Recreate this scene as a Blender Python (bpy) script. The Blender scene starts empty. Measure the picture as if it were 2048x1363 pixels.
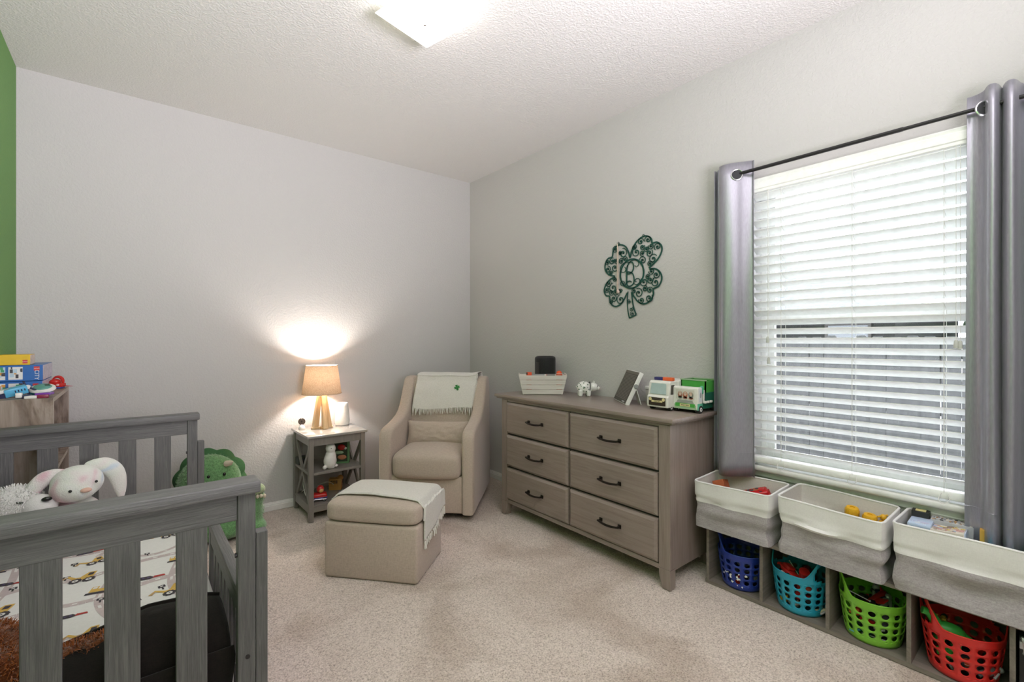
import bpy, bmesh, math, random
from mathutils import Vector, Matrix, Euler, noise
random.seed(7)
SC = bpy.context.scene
COL = SC.collection
PI = math.pi
def R(a): return math.radians(a)

# ------------------------------------------------------------------ camera, sky, lights, exposure
YAW = 39.3
cam_data = bpy.data.cameras.new('camera')
cam = bpy.data.objects.new('camera', cam_data); COL.objects.link(cam)
cam.location = (0, 0, 1.24); cam.rotation_euler = (R(90), 0, R(-YAW))
cam_data.sensor_width = 36; cam_data.lens = 928.0/2048*36
cam_data.shift_y = -3.5/2048
cam_data.clip_start = 0.02
SC.camera = cam

world = bpy.data.worlds.new('overcast_sky'); SC.world = world
world.use_nodes = True
bg = world.node_tree.nodes['Background']
bg.inputs['Color'].default_value = (0.86, 0.905, 1.0, 1)
bg.inputs['Strength'].default_value = 11

def add_light(name, kind, loc, energy, color, rot=(0,0,0), **kw):
    d = bpy.data.lights.new(name, kind); d.energy = energy; d.color = color
    for k, v in kw.items(): setattr(d, k, v)
    o = bpy.data.objects.new(name, d); o.location = loc; o.rotation_euler = rot
    COL.objects.link(o); return o

# added unseen fill lamp behind the camera, standing in for a bounced flash
add_light('bounce_fill', 'AREA', (.80, -.80, 1.42), 142, (.98, .926, 1), (R(180-36), 0, R(21)), shape='DISK', size=1.0, spread=R(140))

SC.view_settings.view_transform = 'Standard'
SC.view_settings.look = 'None'
SC.view_settings.exposure = 0.12
SC.view_settings.gamma = 1.0
SC.view_settings.use_curve_mapping = False
try:
    SC.cycles.use_denoising = True
    SC.cycles.denoiser = 'OPENIMAGEDENOISE'
    SC.cycles.max_bounces = 10
    SC.cycles.diffuse_bounces = 6
    SC.cycles.transparent_max_bounces = 24
    SC.cycles.sample_clamp_indirect = 6
except Exception: pass

# ------------------------------------------------------------------ material helpers
def lin(c):
    if isinstance(c, str):
        c = c.lstrip('#'); c = [int(c[i:i+2], 16)/255 for i in (0, 2, 4)]
        c = [x/12.92 if x <= .04045 else ((x+.055)/1.055)**2.4 for x in c]
    return tuple(c[:3]) + (1.0,)
def shade(c, k): c = lin(c); return (min(1, c[0]*k), min(1, c[1]*k), min(1, c[2]*k), 1)
def newmat(name):
    m = bpy.data.materials.new(name); m.use_nodes = True
    nt = m.node_tree; p = nt.nodes['Principled BSDF']
    return m, nt, p
def coords(nt, scale=(1,1,1), rot=(0,0,0)):
    tc = nt.nodes.new('ShaderNodeTexCoord'); mp = nt.nodes.new('ShaderNodeMapping')
    mp.inputs['Scale'].default_value = scale; mp.inputs['Rotation'].default_value = rot
    nt.links.new(tc.outputs['Object'], mp.inputs['Vector']); return mp.outputs['Vector']
def noise_tex(nt, vec, scale, detail=3, rough=.55, dist=0):
    n = nt.nodes.new('ShaderNodeTexNoise'); n.inputs['Scale'].default_value = scale
    n.inputs['Detail'].default_value = detail; n.inputs['Roughness'].default_value = rough
    n.inputs['Distortion'].default_value = dist
    nt.links.new(vec, n.inputs['Vector']); return n.outputs['Fac']
def ramp(nt, fac, stops):
    r = nt.nodes.new('ShaderNodeValToRGB'); e = r.color_ramp.elements
    while len(e) < len(stops): e.new(.5)
    for i, (p, c) in enumerate(stops): e[i].position = p; e[i].color = lin(c)
    nt.links.new(fac, r.inputs['Fac']); return r.outputs['Color']
def bump(nt, p, height, strength, dist=.01, prev=None):
    b = nt.nodes.new('ShaderNodeBump'); b.inputs['Strength'].default_value = strength
    b.inputs['Distance'].default_value = dist; nt.links.new(height, b.inputs['Height'])
    if prev: nt.links.new(prev, b.inputs['Normal'])
    nt.links.new(b.outputs['Normal'], p.inputs['Normal']); return b.outputs['Normal']
def plain(name, c, rough=.5, metal=0, spec=.5, coat=0, emit=0, nscale=0, nbump=0, var=0):
    m, nt, p = newmat(name)
    p.inputs['Base Color'].default_value = lin(c); p.inputs['Roughness'].default_value = rough
    p.inputs['Metallic'].default_value = metal; p.inputs['Specular IOR Level'].default_value = spec
    p.inputs['Coat Weight'].default_value = coat
    if emit:
        p.inputs['Emission Color'].default_value = lin(c); p.inputs['Emission Strength'].default_value = emit
    v = coords(nt)
    f = noise_tex(nt, v, nscale or 40, 3)
    k = var or .06
    col = ramp(nt, f, [(.25, shade(c, 1-k)), (.75, shade(c, 1+k))]); nt.links.new(col, p.inputs['Base Color'])
    if nbump: bump(nt, p, f, nbump, .004)
    return m
def wood(name, dark, mid, light, axis='Z', scale=1.0, rough=.55, relief=.25, knots=False, coat=0):
    m, nt, p = newmat(name)
    s = {'X': (1.2, 22, 22), 'Y': (22, 1.2, 22), 'Z': (22, 22, 1.2)}[axis]
    v = coords(nt, tuple(x*scale for x in s))
    f = noise_tex(nt, v, 3.0, 6, .65, .6)
    col = ramp(nt, f, [(.28, dark), (.5, mid), (.72, light)])
    if knots:
        s2 = {'X': (2.2, 7, 7), 'Y': (7, 2.2, 7), 'Z': (7, 7, 2.2)}[axis]
        f2 = noise_tex(nt, coords(nt, s2), 1.1, 4, .6, 2.5)
        c2 = ramp(nt, f2, [(.42, '#ffffff'), (.56, '#c9bdb2'), (.66, '#7d6a5d'), (.72, '#d8cec4')])
        mx = nt.nodes.new('ShaderNodeMix'); mx.data_type = 'RGBA'; mx.blend_type = 'MULTIPLY'; mx.inputs['Factor'].default_value = .75
        nt.links.new(col, mx.inputs['A']); nt.links.new(c2, mx.inputs['B']); col = mx.outputs['Result']
    nt.links.new(col, p.inputs['Base Color'])
    p.inputs['Roughness'].default_value = rough; p.inputs['Coat Weight'].default_value = coat
    s3 = {'X': (6, 190, 190), 'Y': (190, 6, 190), 'Z': (190, 190, 6)}[axis]
    g = noise_tex(nt, coords(nt, s3), 1.6, 3, .6, .3)
    if relief: bump(nt, p, g, relief, .003)
    return m
def fabric(name, c, c2=None, scale=420, rough=.9, relief=.35, sheen=.25, stretch=(1, 1, .18), mott=.10):
    m, nt, p = newmat(name)
    c2 = c2 or shade(c, 1-mott*2)
    a = noise_tex(nt, coords(nt, stretch), scale, 2, .6)
    b = noise_tex(nt, coords(nt, (stretch[2], stretch[2], 1)), scale, 2, .6)
    ad = nt.nodes.new('ShaderNodeMath'); ad.operation = 'ADD'
    nt.links.new(a, ad.inputs[0]); nt.links.new(b, ad.inputs[1])
    mu = nt.nodes.new('ShaderNodeMath'); mu.operation = 'MULTIPLY'; mu.inputs[1].default_value = .5
    nt.links.new(ad.outputs[0], mu.inputs[0])
    nt.links.new(ramp(nt, mu.outputs[0], [(.36, c2), (.64, c)]), p.inputs['Base Color'])
    p.inputs['Roughness'].default_value = rough; p.inputs['Sheen Weight'].default_value = sheen
    p.inputs['Specular IOR Level'].default_value = .25
    bump(nt, p, mu.outputs[0], relief, .002)
    return m
def paint_wall(name, c, scale=75, relief=.22):
    m, nt, p = newmat(name)
    v = coords(nt)
    f = noise_tex(nt, v, scale, 3, .55, .4)
    r = nt.nodes.new('ShaderNodeMapRange'); r.inputs['From Min'].default_value = .42; r.inputs['From Max'].default_value = .62
    nt.links.new(f, r.inputs['Value'])
    p.inputs['Base Color'].default_value = lin(c); p.inputs['Roughness'].default_value = .75
    p.inputs['Specular IOR Level'].default_value = .3
    bump(nt, p, r.outputs[0], relief, .004)
    return m

# ------------------------------------------------------------------ mesh helpers
class MB:
    def __init__(s): s.v = []; s.f = []; s.sm = []; s.mi = []; s.k = 0
    def mat(s, k): s.k = k; return s
    def add(s, vs, fs, smooth=False, m=None):
        n = len(s.v)
        s.v += [tuple(m @ Vector(v)) if m is not None else tuple(v) for v in vs]
        s.f += [[i+n for i in f] for f in fs]
        s.sm += [smooth]*len(fs); s.mi += [s.k]*len(fs); return s
    def box(s, x0, x1, y0, y1, z0, z1, m=None):
        return s.add([(x0,y0,z0),(x1,y0,z0),(x1,y1,z0),(x0,y1,z0),(x0,y0,z1),(x1,y0,z1),(x1,y1,z1),(x0,y1,z1)],
                     [(0,3,2,1),(4,5,6,7),(0,1,5,4),(1,2,6,5),(2,3,7,6),(3,0,4,7)], False, m)
    def rbox(s, x0, x1, y0, y1, z0, z1, r=.005, seg=2, m=None):
        bm = bmesh.new(); bmesh.ops.create_cube(bm, size=1)
        for v in bm.verts:
            v.co = Vector(((x0+x1)/2+v.co.x*(x1-x0), (y0+y1)/2+v.co.y*(y1-y0), (z0+z1)/2+v.co.z*(z1-z0)))
        r = min(r, .49*min(x1-x0, y1-y0, z1-z0))
        bmesh.ops.bevel(bm, geom=bm.edges[:], offset=r, segments=seg, affect='EDGES', profile=.5)
        bm.verts.index_update()
        s.add([v.co[:] for v in bm.verts], [[v.index for v in f.verts] for f in bm.faces], True, m); bm.free(); return s
    def tube(s, pts, r, n=8, closed=False, m=None):
        pts = [Vector(p) for p in pts]; N = len(pts)
        rs = r if isinstance(r, (list, tuple)) else [r]*N
        vs = []; prev = None
        for i, p in enumerate(pts):
            a = pts[(i-1) % N] if (closed or i > 0) else pts[i]
            b = pts[(i+1) % N] if (closed or i < N-1) else pts[i]
            t = (b-a).normalized() if (b-a).length > 1e-9 else Vector((0,0,1))
            if prev is None:
                u = t.cross(Vector((0,0,1)))
                if u.length < .05: u = t.cross(Vector((1,0,0)))
            else: u = prev - t*prev.dot(t)
            u.normalize(); w = t.cross(u); prev = u
            for k in range(n):
                q = 2*PI*k/n; vs.append(p+(u*math.cos(q)+w*math.sin(q))*rs[i])
        fs = []
        for i in range(N if closed else N-1):
            j = (i+1) % N
            for k in range(n): fs.append((i*n+k, i*n+(k+1) % n, j*n+(k+1) % n, j*n+k))
        if not closed: fs += [tuple(range(n-1, -1, -1)), tuple((N-1)*n+k for k in range(n))]
        return s.add(vs, fs, True, m)
    def lathe(s, prof, n=24, m=None, cap=True):
        vs = []; fs = []
        for r, z in prof:
            for k in range(n): q = 2*PI*k/n; vs.append((r*math.cos(q), r*math.sin(q), z))
        for i in range(len(prof)-1):
            for k in range(n): fs.append((i*n+k, i*n+(k+1) % n, (i+1)*n+(k+1) % n, (i+1)*n+k))
        if cap:
            if prof[0][0] > 1e-5: fs.append(tuple(range(n-1, -1, -1)))
            if prof[-1][0] > 1e-5: fs.append(tuple((len(prof)-1)*n+k for k in range(n)))
        return s.add(vs, fs, True, m)
    def ell(s, c, r, nu=20, nv=12, m=None):
        prof = [(math.sin(PI*i/nv), -math.cos(PI*i/nv)) for i in range(nv+1)]
        r = (r, r, r) if isinstance(r, (int, float)) else r
        M = Matrix.Translation(Vector(c)) @ (m if m is not None else Matrix.Identity(4)) @ Matrix.Diagonal((*r, 1))
        vs = [(0,0,-1)]; fs = []
        for a, z in prof[1:-1]:
            for k in range(nu): q = 2*PI*k/nu; vs.append((a*math.cos(q), a*math.sin(q), z))
        vs.append((0,0,1)); L = len(vs)-1
        for k in range(nu):
            fs.append((0, 1+(k+1) % nu, 1+k)); fs.append((L, L-nu+k, L-nu+(k+1) % nu))
        for i in range(nv-2):
            for k in range(nu): fs.append((1+i*nu+k, 1+i*nu+(k+1) % nu, 1+(i+1)*nu+(k+1) % nu, 1+(i+1)*nu+k))
        return s.add(vs, fs, True, M)
    def prism(s, poly, z0, z1, m=None, smooth=False):
        n = len(poly)
        vs = [(x, y, z0) for x, y in poly]+[(x, y, z1) for x, y in poly]
        fs = [tuple(range(n-1, -1, -1)), tuple(range(n, 2*n))]
        for i in range(n): fs.append((i, (i+1) % n, n+(i+1) % n, n+i))
        return s.add(vs, fs, smooth, m)
    def grid(s, fn, nu, nv, cu=False, cv=False, m=None):
        vs = [fn(i/nu, j/nv) for j in range(nv if cv else nv+1) for i in range(nu if cu else nu+1)]
        W = nu if cu else nu+1; H = nv if cv else nv+1
        fs = [(j*W+i, j*W+(i+1) % W, ((j+1) % H)*W+(i+1) % W, ((j+1) % H)*W+i) for j in range(nv) for i in range(nu)]
        return s.add(vs, fs, True, m)
    def build(s, name, mats, parent=None, w=False, bevel=0, seg=2, sub=0, solid=0, off=0, angle=40, loc=None, weld=0):
        me = bpy.data.meshes.new(name)
        v = s.v
        if w and parent is not None:
            inv = ROOTM[parent.name].inverted(); v = [tuple(inv @ Vector(p)) for p in v]
        elif loc is not None:
            v = [(p[0]-loc[0], p[1]-loc[1], p[2]-loc[2]) for p in v] if w else v
        me.from_pydata(v, [], s.f)
        mats = mats if isinstance(mats, (list, tuple)) else [mats]
        for m in mats: me.materials.append(m)
        me.polygons.foreach_set('use_smooth', s.sm); me.polygons.foreach_set('material_index', s.mi)
        if any(s.sm):
            me.set_sharp_from_angle(angle=R(angle))
        if weld:
            bm = bmesh.new(); bm.from_mesh(me); bmesh.ops.remove_doubles(bm, verts=bm.verts[:], dist=weld); bm.to_mesh(me); bm.free()
        me.update()
        o = bpy.data.objects.new(name, me); COL.objects.link(o)
        if parent is not None: o.parent = parent; ROOTM[o.name] = ROOTM[parent.name]
        else:
            if loc is not None: o.location = loc
            ROOTM[o.name] = Matrix.Translation(Vector(loc or (0,0,0)))
        if solid:
            d = o.modifiers.new('thickness', 'SOLIDIFY'); d.thickness = solid; d.offset = off
        if bevel:
            b = o.modifiers.new('edges', 'BEVEL'); b.width = bevel; b.segments = seg; b.limit_method = 'ANGLE'; b.angle_limit = R(50)
        if sub:
            d = o.modifiers.new('smooth', 'SUBSURF'); d.levels = sub; d.render_levels = sub
        return o
ROOTM = {}
def tag(o, label=None, cat=None, group=None, kind=None):
    if label: o['label'] = label
    if cat: o['category'] = cat
    if group: o['group'] = group
    if kind: o['kind'] = kind
    return o
def thing(name, label, cat, loc=(0,0,0), rot=(0,0,0), group=None):
    o = bpy.data.objects.new(name, None); o.empty_display_size = .05
    if isinstance(rot, (int, float)): rot = (0, 0, rot)
    o.location = loc; o.rotation_euler = rot; COL.objects.link(o)
    ROOTM[o.name] = Matrix.Translation(Vector(loc)) @ Euler(rot).to_matrix().to_4x4()
    return tag(o, label, cat, group)
def copy_tree(o, parent=None):
    c = o.copy(); COL.objects.link(c)
    if parent is not None: c.parent = parent
    for ch in list(o.children): copy_tree(ch, c)
    return c
def text(name, s, size, mat, parent, m, ext=.0004, align='CENTER'):
    cu = bpy.data.curves.new(name, 'FONT'); cu.body = s; cu.size = size; cu.extrude = ext
    cu.align_x = align; cu.align_y = 'CENTER'; cu.materials.append(mat)
    t = bpy.data.objects.new(name+'_outline', cu); COL.objects.link(t)
    bpy.context.view_layer.update()
    me = bpy.data.meshes.new_from_object(t.evaluated_get(bpy.context.evaluated_depsgraph_get()))
    bpy.data.objects.remove(t); bpy.data.curves.remove(cu)
    me.name = name
    o = bpy.data.objects.new(name, me); COL.objects.link(o); o.parent = parent; o.matrix_local = m
    return o
def spline(pts, n=8, closed=False):
    P = [Vector(p) for p in pts]; N = len(P); out = []
    for i in range(N if closed else N-1):
        if closed: a, b, c, d = P[(i-1) % N], P[i], P[(i+1) % N], P[(i+2) % N]
        else: a, b, c, d = P[max(i-1, 0)], P[i], P[i+1], P[min(i+2, N-1)]
        for k in range(n):
            t = k/n
            out.append(.5*((2*b)+(c-a)*t+(2*a-5*b+4*c-d)*t*t+(3*b-a-3*c+d)*t*t*t))
    if not closed: out.append(P[-1])
    return out
def TR(x, y, z, rx=0, ry=0, rz=0): return Matrix.Translation((x, y, z)) @ Euler((rx, ry, rz)).to_matrix().to_4x4()
# ------------------------------------------------------------------ setting
XR, YB, XL, H, Y0 = 2.513, 3.708, -0.495, 2.74, -1.3
WY0, WY1, WZ0, WZ1 = 0.135, 1.075, 0.598, 2.065
m_wall = paint_wall('wall_paint', (.525, .510, .505))
m_green = paint_wall('green_paint', (.145, .30, .095))
m_ceil = paint_wall('ceiling_texture', (.67, .655, .645), 95, .4)
m_trim = plain('trim_white', (.74, .73, .71), .35)
m_vinyl = plain('vinyl_white', (.80, .80, .79), .35)

def carpet_mat():
    m, nt, p = newmat('carpet_pile')
    v = coords(nt)
    tuft = noise_tex(nt, v, 150, 3, .75, .3)
    clump = noise_tex(nt, v, 34, 3, .6)
    nap = noise_tex(nt, coords(nt, (1, 1, 1), (0, 0, R(38))), 1.5, 4, .55, .6)
    c1 = ramp(nt, tuft, [(.30, (.29, .217, .178)), (.47, (.67, .56, .49)), (.66, (.90, .79, .715))])
    c2 = ramp(nt, nap, [(.40, (.76, .72, .68)), (.54, (1.0, 1.0, 1.0))])
    mx = nt.nodes.new('ShaderNodeMix'); mx.data_type = 'RGBA'; mx.blend_type = 'MULTIPLY'; mx.inputs['Factor'].default_value = 1
    nt.links.new(c1, mx.inputs['A']); nt.links.new(c2, mx.inputs['B'])
    nt.links.new(mx.outputs['Result'], p.inputs['Base Color'])
    p.inputs['Roughness'].default_value = 1; p.inputs['Specular IOR Level'].default_value = .05
    p.inputs['Sheen Weight'].default_value = .3
    b1 = bump(nt, p, clump, .5, .012)
    bump(nt, p, tuft, .9, .008, b1)
    return m
m_carpet = carpet_mat()
fl = MB()
def carpet_pt(u, v):
    x = XL-.12+(XR-XL+.24)*u; y = Y0+(YB+.1-Y0)*v
    z = (noise.noise((x*9, y*9, 0))*.5+noise.noise((x*31, y*31, 3))*.5)*.0035-.0025
    return (x, y, z)
fl.grid(carpet_pt, 150, 230)
fl.box(XL-.12, XR+.12, Y0, YB+.1, -.06, -.02)
tag(fl.build('floor', m_carpet), kind='structure')
tag(MB().box(XL-.12, XR+.18, Y0, YB+.12, H, H+.1).build('ceiling', m_ceil), kind='structure')
tag(MB().box(XL-.12, XR+.18, YB, YB+.12, -.02, H+.02).build('wall_back', m_wall), kind='structure')
tag(MB().box(XL-.12, XL, Y0, YB+.02, -.02, H+.02).build('wall_left', m_green), kind='structure')
tag(MB().box(XL-.12, XR+.18, Y0-.1, Y0, -.02, H+.02).build('wall_front', m_wall), kind='structure')
wr = MB()
X2 = XR+.17
wr.box(XR, X2, Y0, WY0, -.02, H+.02); wr.box(XR, X2, WY1, YB+.05, -.02, H+.02)
wr.box(XR, X2, WY0, WY1, -.02, WZ0-.01); wr.box(XR, X2, WY0, WY1, WZ1, H+.02)
tag(wr.build('wall_right', m_wall), kind='structure')

# baseboards: flat board with a stepped, rounded top
bprof = [(0, 0), (.014, 0), (.014, .036), (.011, .040), (.011, .046), (.008, .052), (.006, .060), (0, .060)]
def baseboard(name, a, b, nrm):
    a = Vector(a); b = Vector(b); n = Vector(nrm); mb = MB()
    vs = [tuple(p+n*d+Vector((0, 0, z))) for p in (a, b) for d, z in bprof]; k = len(bprof)
    fs = [(i, (i+1) % k, k+(i+1) % k, k+i) for i in range(k)]+[tuple(range(k-1, -1, -1)), tuple(range(k, 2*k))]
    mb.add(vs, fs); tag(mb.build(name, m_trim), kind='structure')
baseboard('baseboard_back', (XL, YB, 0), (XR, YB, 0), (0, -1, 0))
baseboard('baseboard_right', (XR, YB-.012, 0), (XR, 1.25, 0), (-1, 0, 0))
baseboard('baseboard_left', (XL, 2.7, 0), (XL, YB-.012, 0), (1, 0, 0))

# window: frame, two sashes, glass, insect screen, sill
win = thing('window_1', None, None, (XR+.1, (WY0+WY1)/2, WZ0)); win['kind'] = 'structure'
def frame_box(mb, x0, x1, y0, y1, z0, z1, t, tb=None):
    tb = tb or t
    mb.box(x0, x1, y0, y0+t, z0, z1); mb.box(x0, x1, y1-t, y1, z0, z1)
    mb.box(x0, x1, y0+t, y1-t, z0, z0+tb); mb.box(x0, x1, y0+t, y1-t, z1-t, z1); return mb
frame_box(MB(), XR+.085, XR+.16, WY0, WY1, WZ0, WZ1, .028).build('window_frame', m_vinyl, win, True, bevel=.003)
ZM = 1.345
frame_box(MB(), XR+.12, XR+.145, WY0+.028, WY1-.028, ZM-.01, WZ1-.028, .03).build('upper_sash', m_vinyl, win, True, bevel=.002)
frame_box(MB(), XR+.09, XR+.118, WY0+.028, WY1-.028, WZ0+.028, ZM+.03, .036).build('lower_sash', m_vinyl, win, True, bevel=.002)
def glass_mat():
    m = bpy.data.materials.new('window_glass'); m.use_nodes = True; nt = m.node_tree; nt.nodes.clear()
    o = nt.nodes.new('ShaderNodeOutputMaterial'); t = nt.nodes.new('ShaderNodeBsdfTransparent'); g = nt.nodes.new('ShaderNodeBsdfGlossy')
    t.inputs['Color'].default_value = (.97, .98, .98, 1); g.inputs['Roughness'].default_value = .02
    f = nt.nodes.new('ShaderNodeFresnel'); f.inputs['IOR'].default_value = 1.35
    x = nt.nodes.new('ShaderNodeMixShader')
    nt.links.new(f.outputs[0], x.inputs[0]); nt.links.new(t.outputs[0], x.inputs[1]); nt.links.new(g.outputs[0], x.inputs[2])
    nt.links.new(x.outputs[0], o.inputs['Surface']); return m
m_glass = glass_mat()
MB().box(XR+.131, XR+.134, WY0+.058, WY1-.058, ZM+.02, WZ1-.058).build('pane', m_glass, win, True)
MB().box(XR+.103, XR+.106, WY0+.064, WY1-.064, WZ0+.064, ZM-.006).build('pane', m_glass, win, True)
def screen_mat():
    m = bpy.data.materials.new('insect_screen_mesh'); m.use_nodes = True; nt = m.node_tree; nt.nodes.clear()
    o = nt.nodes.new('ShaderNodeOutputMaterial'); t = nt.nodes.new('ShaderNodeBsdfTransparent'); d = nt.nodes.new('ShaderNodeBsdfDiffuse')
    d.inputs['Color'].default_value = (.03, .03, .03, 1)
    x = nt.nodes.new('ShaderNodeMixShader'); x.inputs[0].default_value = .30
    nt.links.new(t.outputs[0], x.inputs[1]); nt.links.new(d.outputs[0], x.inputs[2]); nt.links.new(x.outputs[0], o.inputs['Surface']); return m
MB().add([(XR+.15, WY0+.03, WZ0+.03), (XR+.15, WY1-.03, WZ0+.03), (XR+.15, WY1-.03, ZM), (XR+.15, WY0+.03, ZM)], [(0, 1, 2, 3)]).build('insect_screen', screen_mat(), win, True)
sill = MB().rbox(XR-.045, XR+.09, WY0-.03, WY1+.03, WZ0-.030, WZ0, .012, 3)
sill.rbox(XR-.012, XR+.004, WY0-.01, WY1+.01, WZ0-.062, WZ0-.028, .004, 2)
tag(sill.build('trim_1', m_trim), kind='structure')

# ------------------------------------------------------------------ outside the window
m_soil = plain('pale_gravel', (.40, .39, .37), .95, nscale=6, var=.3)
tag(MB().box(XR+.18, 40, -25, 45, -.6, -.45).build('ground', m_soil), kind='structure')
m_picket = wood('weathered_cedar', (.032, .033, .032), (.053, .054, .052), (.078, .078, .075), 'Z', .6, .85, .3)
fence = thing('wooden_fence', 'grey weathered dog-ear picket fence standing outside the window', 'fence', (6.0, 2.0, -.45))
pk = MB().prism([(-.069, 0), (.069, 0), (.069, 1.67), (.035, 1.72), (-.035, 1.72), (-.069, 1.67)], -.009, .009, TR(0, 0, 0, R(90), 0, R(90)))
p0 = None
for i in range(54):
    if p0 is None: o = p0 = pk.build('picket', m_picket, fence)
    else:
        o = p0.copy(); COL.objects.link(o)
    o.location = (random.uniform(-.004, .004), -3.6+i*.1393, random.uniform(-.012, .012)); o.rotation_euler = (random.uniform(-.006, .006), 0, 0)
for z in (.3, .95, 1.5): MB().box(.012, .05, -3.7, 3.8, z, z+.085).build('fence_rail', m_picket, fence)
m_roof = plain('pale_shingles', (.068, .073, .082), .9, nscale=9, var=.2)
m_brick = plain('shaded_brick_wall', (.015, .0145, .014), .9, nscale=20, var=.3)  # shade on the house wall is put into this dark colour
house = thing('neighbour_house', 'pale grey hip roof of the house beyond the fence', 'house', (15.6, 2.9, -.45))
MB().box(15.7, 26, 3.1, 16, -.45, 1.98).build('house_wall', m_brick, house, True)
rf = MB()
rf.add([(15, 2.3, 2.0), (15, 17, 2.0), (20, 12, 4.5), (20, 7.6, 4.5), (26, 2.3, 2.0), (26, 17, 2.0)],
       [(0, 3, 2, 1), (0, 4, 3), (1, 2, 5), (4, 5, 2, 3), (0, 1, 5, 4)])
rf.build('roof', m_roof, house, True)
MB().box(14.95, 15.1, 2.25, 17.05, 1.87, 2.04).build('fascia', plain('fascia_grey', (.06, .06, .06), .7), house, True)
wf = frame_box(MB(), 15.63, 15.72, 3.6, 4.7, .7, 1.7, .07).build('house_window', plain('tan_frame', (.05, .045, .04), .7), house, True)
pn = MB().box(15.66, 15.70, 3.67, 4.63, .77, 1.63); pn.build('pane', plain('dim_glass', (.12, .13, .14), .1), wf, True)
h2 = thing('far_house', 'small far house with a pale roof at the edge of the window view', 'house', (22, -1.5, -.45))
MB().box(22, 30, -7, 1.9, -.45, 2.2).build('house_wall', plain('tan_wall', (.03, .028, .025), .9), h2, True)
MB().add([(21.5, -7.5, 2.2), (21.5, 2.2, 2.2), (30.5, 2.2, 2.2), (30.5, -7.5, 2.2), (26, -5, 3.4), (26, -.2, 3.4)],
         [(0, 1, 5, 4), (1, 2, 5), (2, 3, 4, 5), (3, 0, 4), (0, 3, 2, 1)]).build('roof', m_roof, h2, True)
tree = thing('garden_tree', 'low green tree growing far beyond the fence', 'tree', (18.5, 1.2, -.45))
cr = MB()
for k in range(14):
    a = random.uniform(0, 2*PI); r = random.uniform(0, .7)
    cr.ell((18.5+r*math.cos(a), 1.2+r*math.sin(a), 1.75+random.uniform(-.3, .3)), random.uniform(.25, .5), 8, 6)
cr.build('foliage', plain('tree_leaves', (.035, .055, .025), .9, nscale=12, var=.4), tree, True)
MB().tube([(18.5, 1.2, -.45), (18.5, 1.2, 1.6)], [.1, .06]).build('trunk', m_picket, tree, True)

# ------------------------------------------------------------------ blind
m_blind = plain('faux_wood_white', (.90, .90, .89), .4)
m_cord = plain('white_cord', (.75, .74, .71), .7)
BX = 2.487
blind = thing('window_blind', 'white faux wood blind with tilted slats filling the window', 'blind', (BX, (WY0+WY1)/2, .62))
by0, by1 = WY0+.008, WY1-.008
val = MB()
vp = [(0, 0), (.006, .004), (.006, .016), (.010, .020), (.010, .050), (.006, .055), (.008, .066), (.004, .072), (-.004, .072), (-.004, 0)]
n = len(vp)
val.add([(BX-.02-d, y, 1.985+z) for y in (by0, by1) for d, z in vp],
        [(i, (i+1) % n, n+(i+1) % n, n+i) for i in range(n)]+[tuple(range(n)), tuple(range(2*n-1, n-1, -1))])
val.build('valance', m_blind, blind, True)
MB().box(BX-.012, BX+.045, by0, by1, 2.0, 2.055).build('headrail', m_blind, blind, True)
sl = MB(); t = R(31)   # room edge of each slat sits higher
prof = []
for k in range(5):
    a = -.025+.05*k/4; prof.append((a, .0022*(1-(a/.025)**2)))
pl = [(a*math.cos(t)-(-b)*math.sin(t)*0, -a*math.sin(t)+b) for a, b in prof]
top = [(x, z+.0014) for x, z in pl]; bot = [(x, z-.0014) for x, z in pl][::-1]
ring = top+bot; n = len(ring)
sl.add([(x, y, z) for y in (by0, by1-.004) for x, z in ring],
       [(i, (i+1) % n, n+(i+1) % n, n+i) for i in range(n)]+[tuple(range(n-1, -1, -1)), tuple(range(n, 2*n))])
s0 = None; NS = 29
for i in range(NS):
    z = 1.968-i*(1.968-.682)/(NS-1)
    if s0 is None: o = s0 = sl.build('slat', m_blind, blind)
    else: o = s0.copy(); COL.objects.link(o)
    M = ROOTM[blind.name].inverted()
    o.location = M @ Vector((BX+.004, 0, z)); o.location.y = -(WY0+WY1)/2
MB().rbox(BX-.022, BX+.03, by0, by1, .612, .645, .008, 2).build('bottom_rail', m_blind, blind, True)
for y in (.925, .635, .335):
    lad = MB()
    for dx in (-.0255, .0305): lad.tube([(BX+dx, y, 1.99), (BX+dx, y, .64)], .0011, 5)
    for i in range(NS):
        z = 1.968-i*(1.968-.682)/(NS-1)
        lad.tube([(BX-.0255, y, z+.010), (BX+.0305, y, z-.014)], .0009, 4)
    lad.build('ladder_cord', m_cord, blind, True)
    lp = [(BX-.026, y-.012, .638), (BX-.036, y-.018, .618), (BX-.040, y, .600), (BX-.036, y+.014, .612), (BX-.027, y+.008, .638)]
    MB().tube(spline(lp), .0014, 5).build('cord_loop', m_cord, blind, True)
def tassel(y, z):
    MB().tube([(BX-.029, y, 1.99), (BX-.029, y, z+.03)], .0011, 5).build('lift_cord', m_cord, blind, True)
    MB().lathe([(.003, .032), (.006, .028), (.0075, .01), (.008, 0), (.0, -.001)], 10, TR(BX-.03, y, z)).build('cord_tassel', plain('tassel_grey', (.5, .5, .47), .5), blind, True)
tassel(.985, 1.222); tassel(.98, 1.118); tassel(.300, 1.205); tassel(.288, 1.203)

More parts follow.
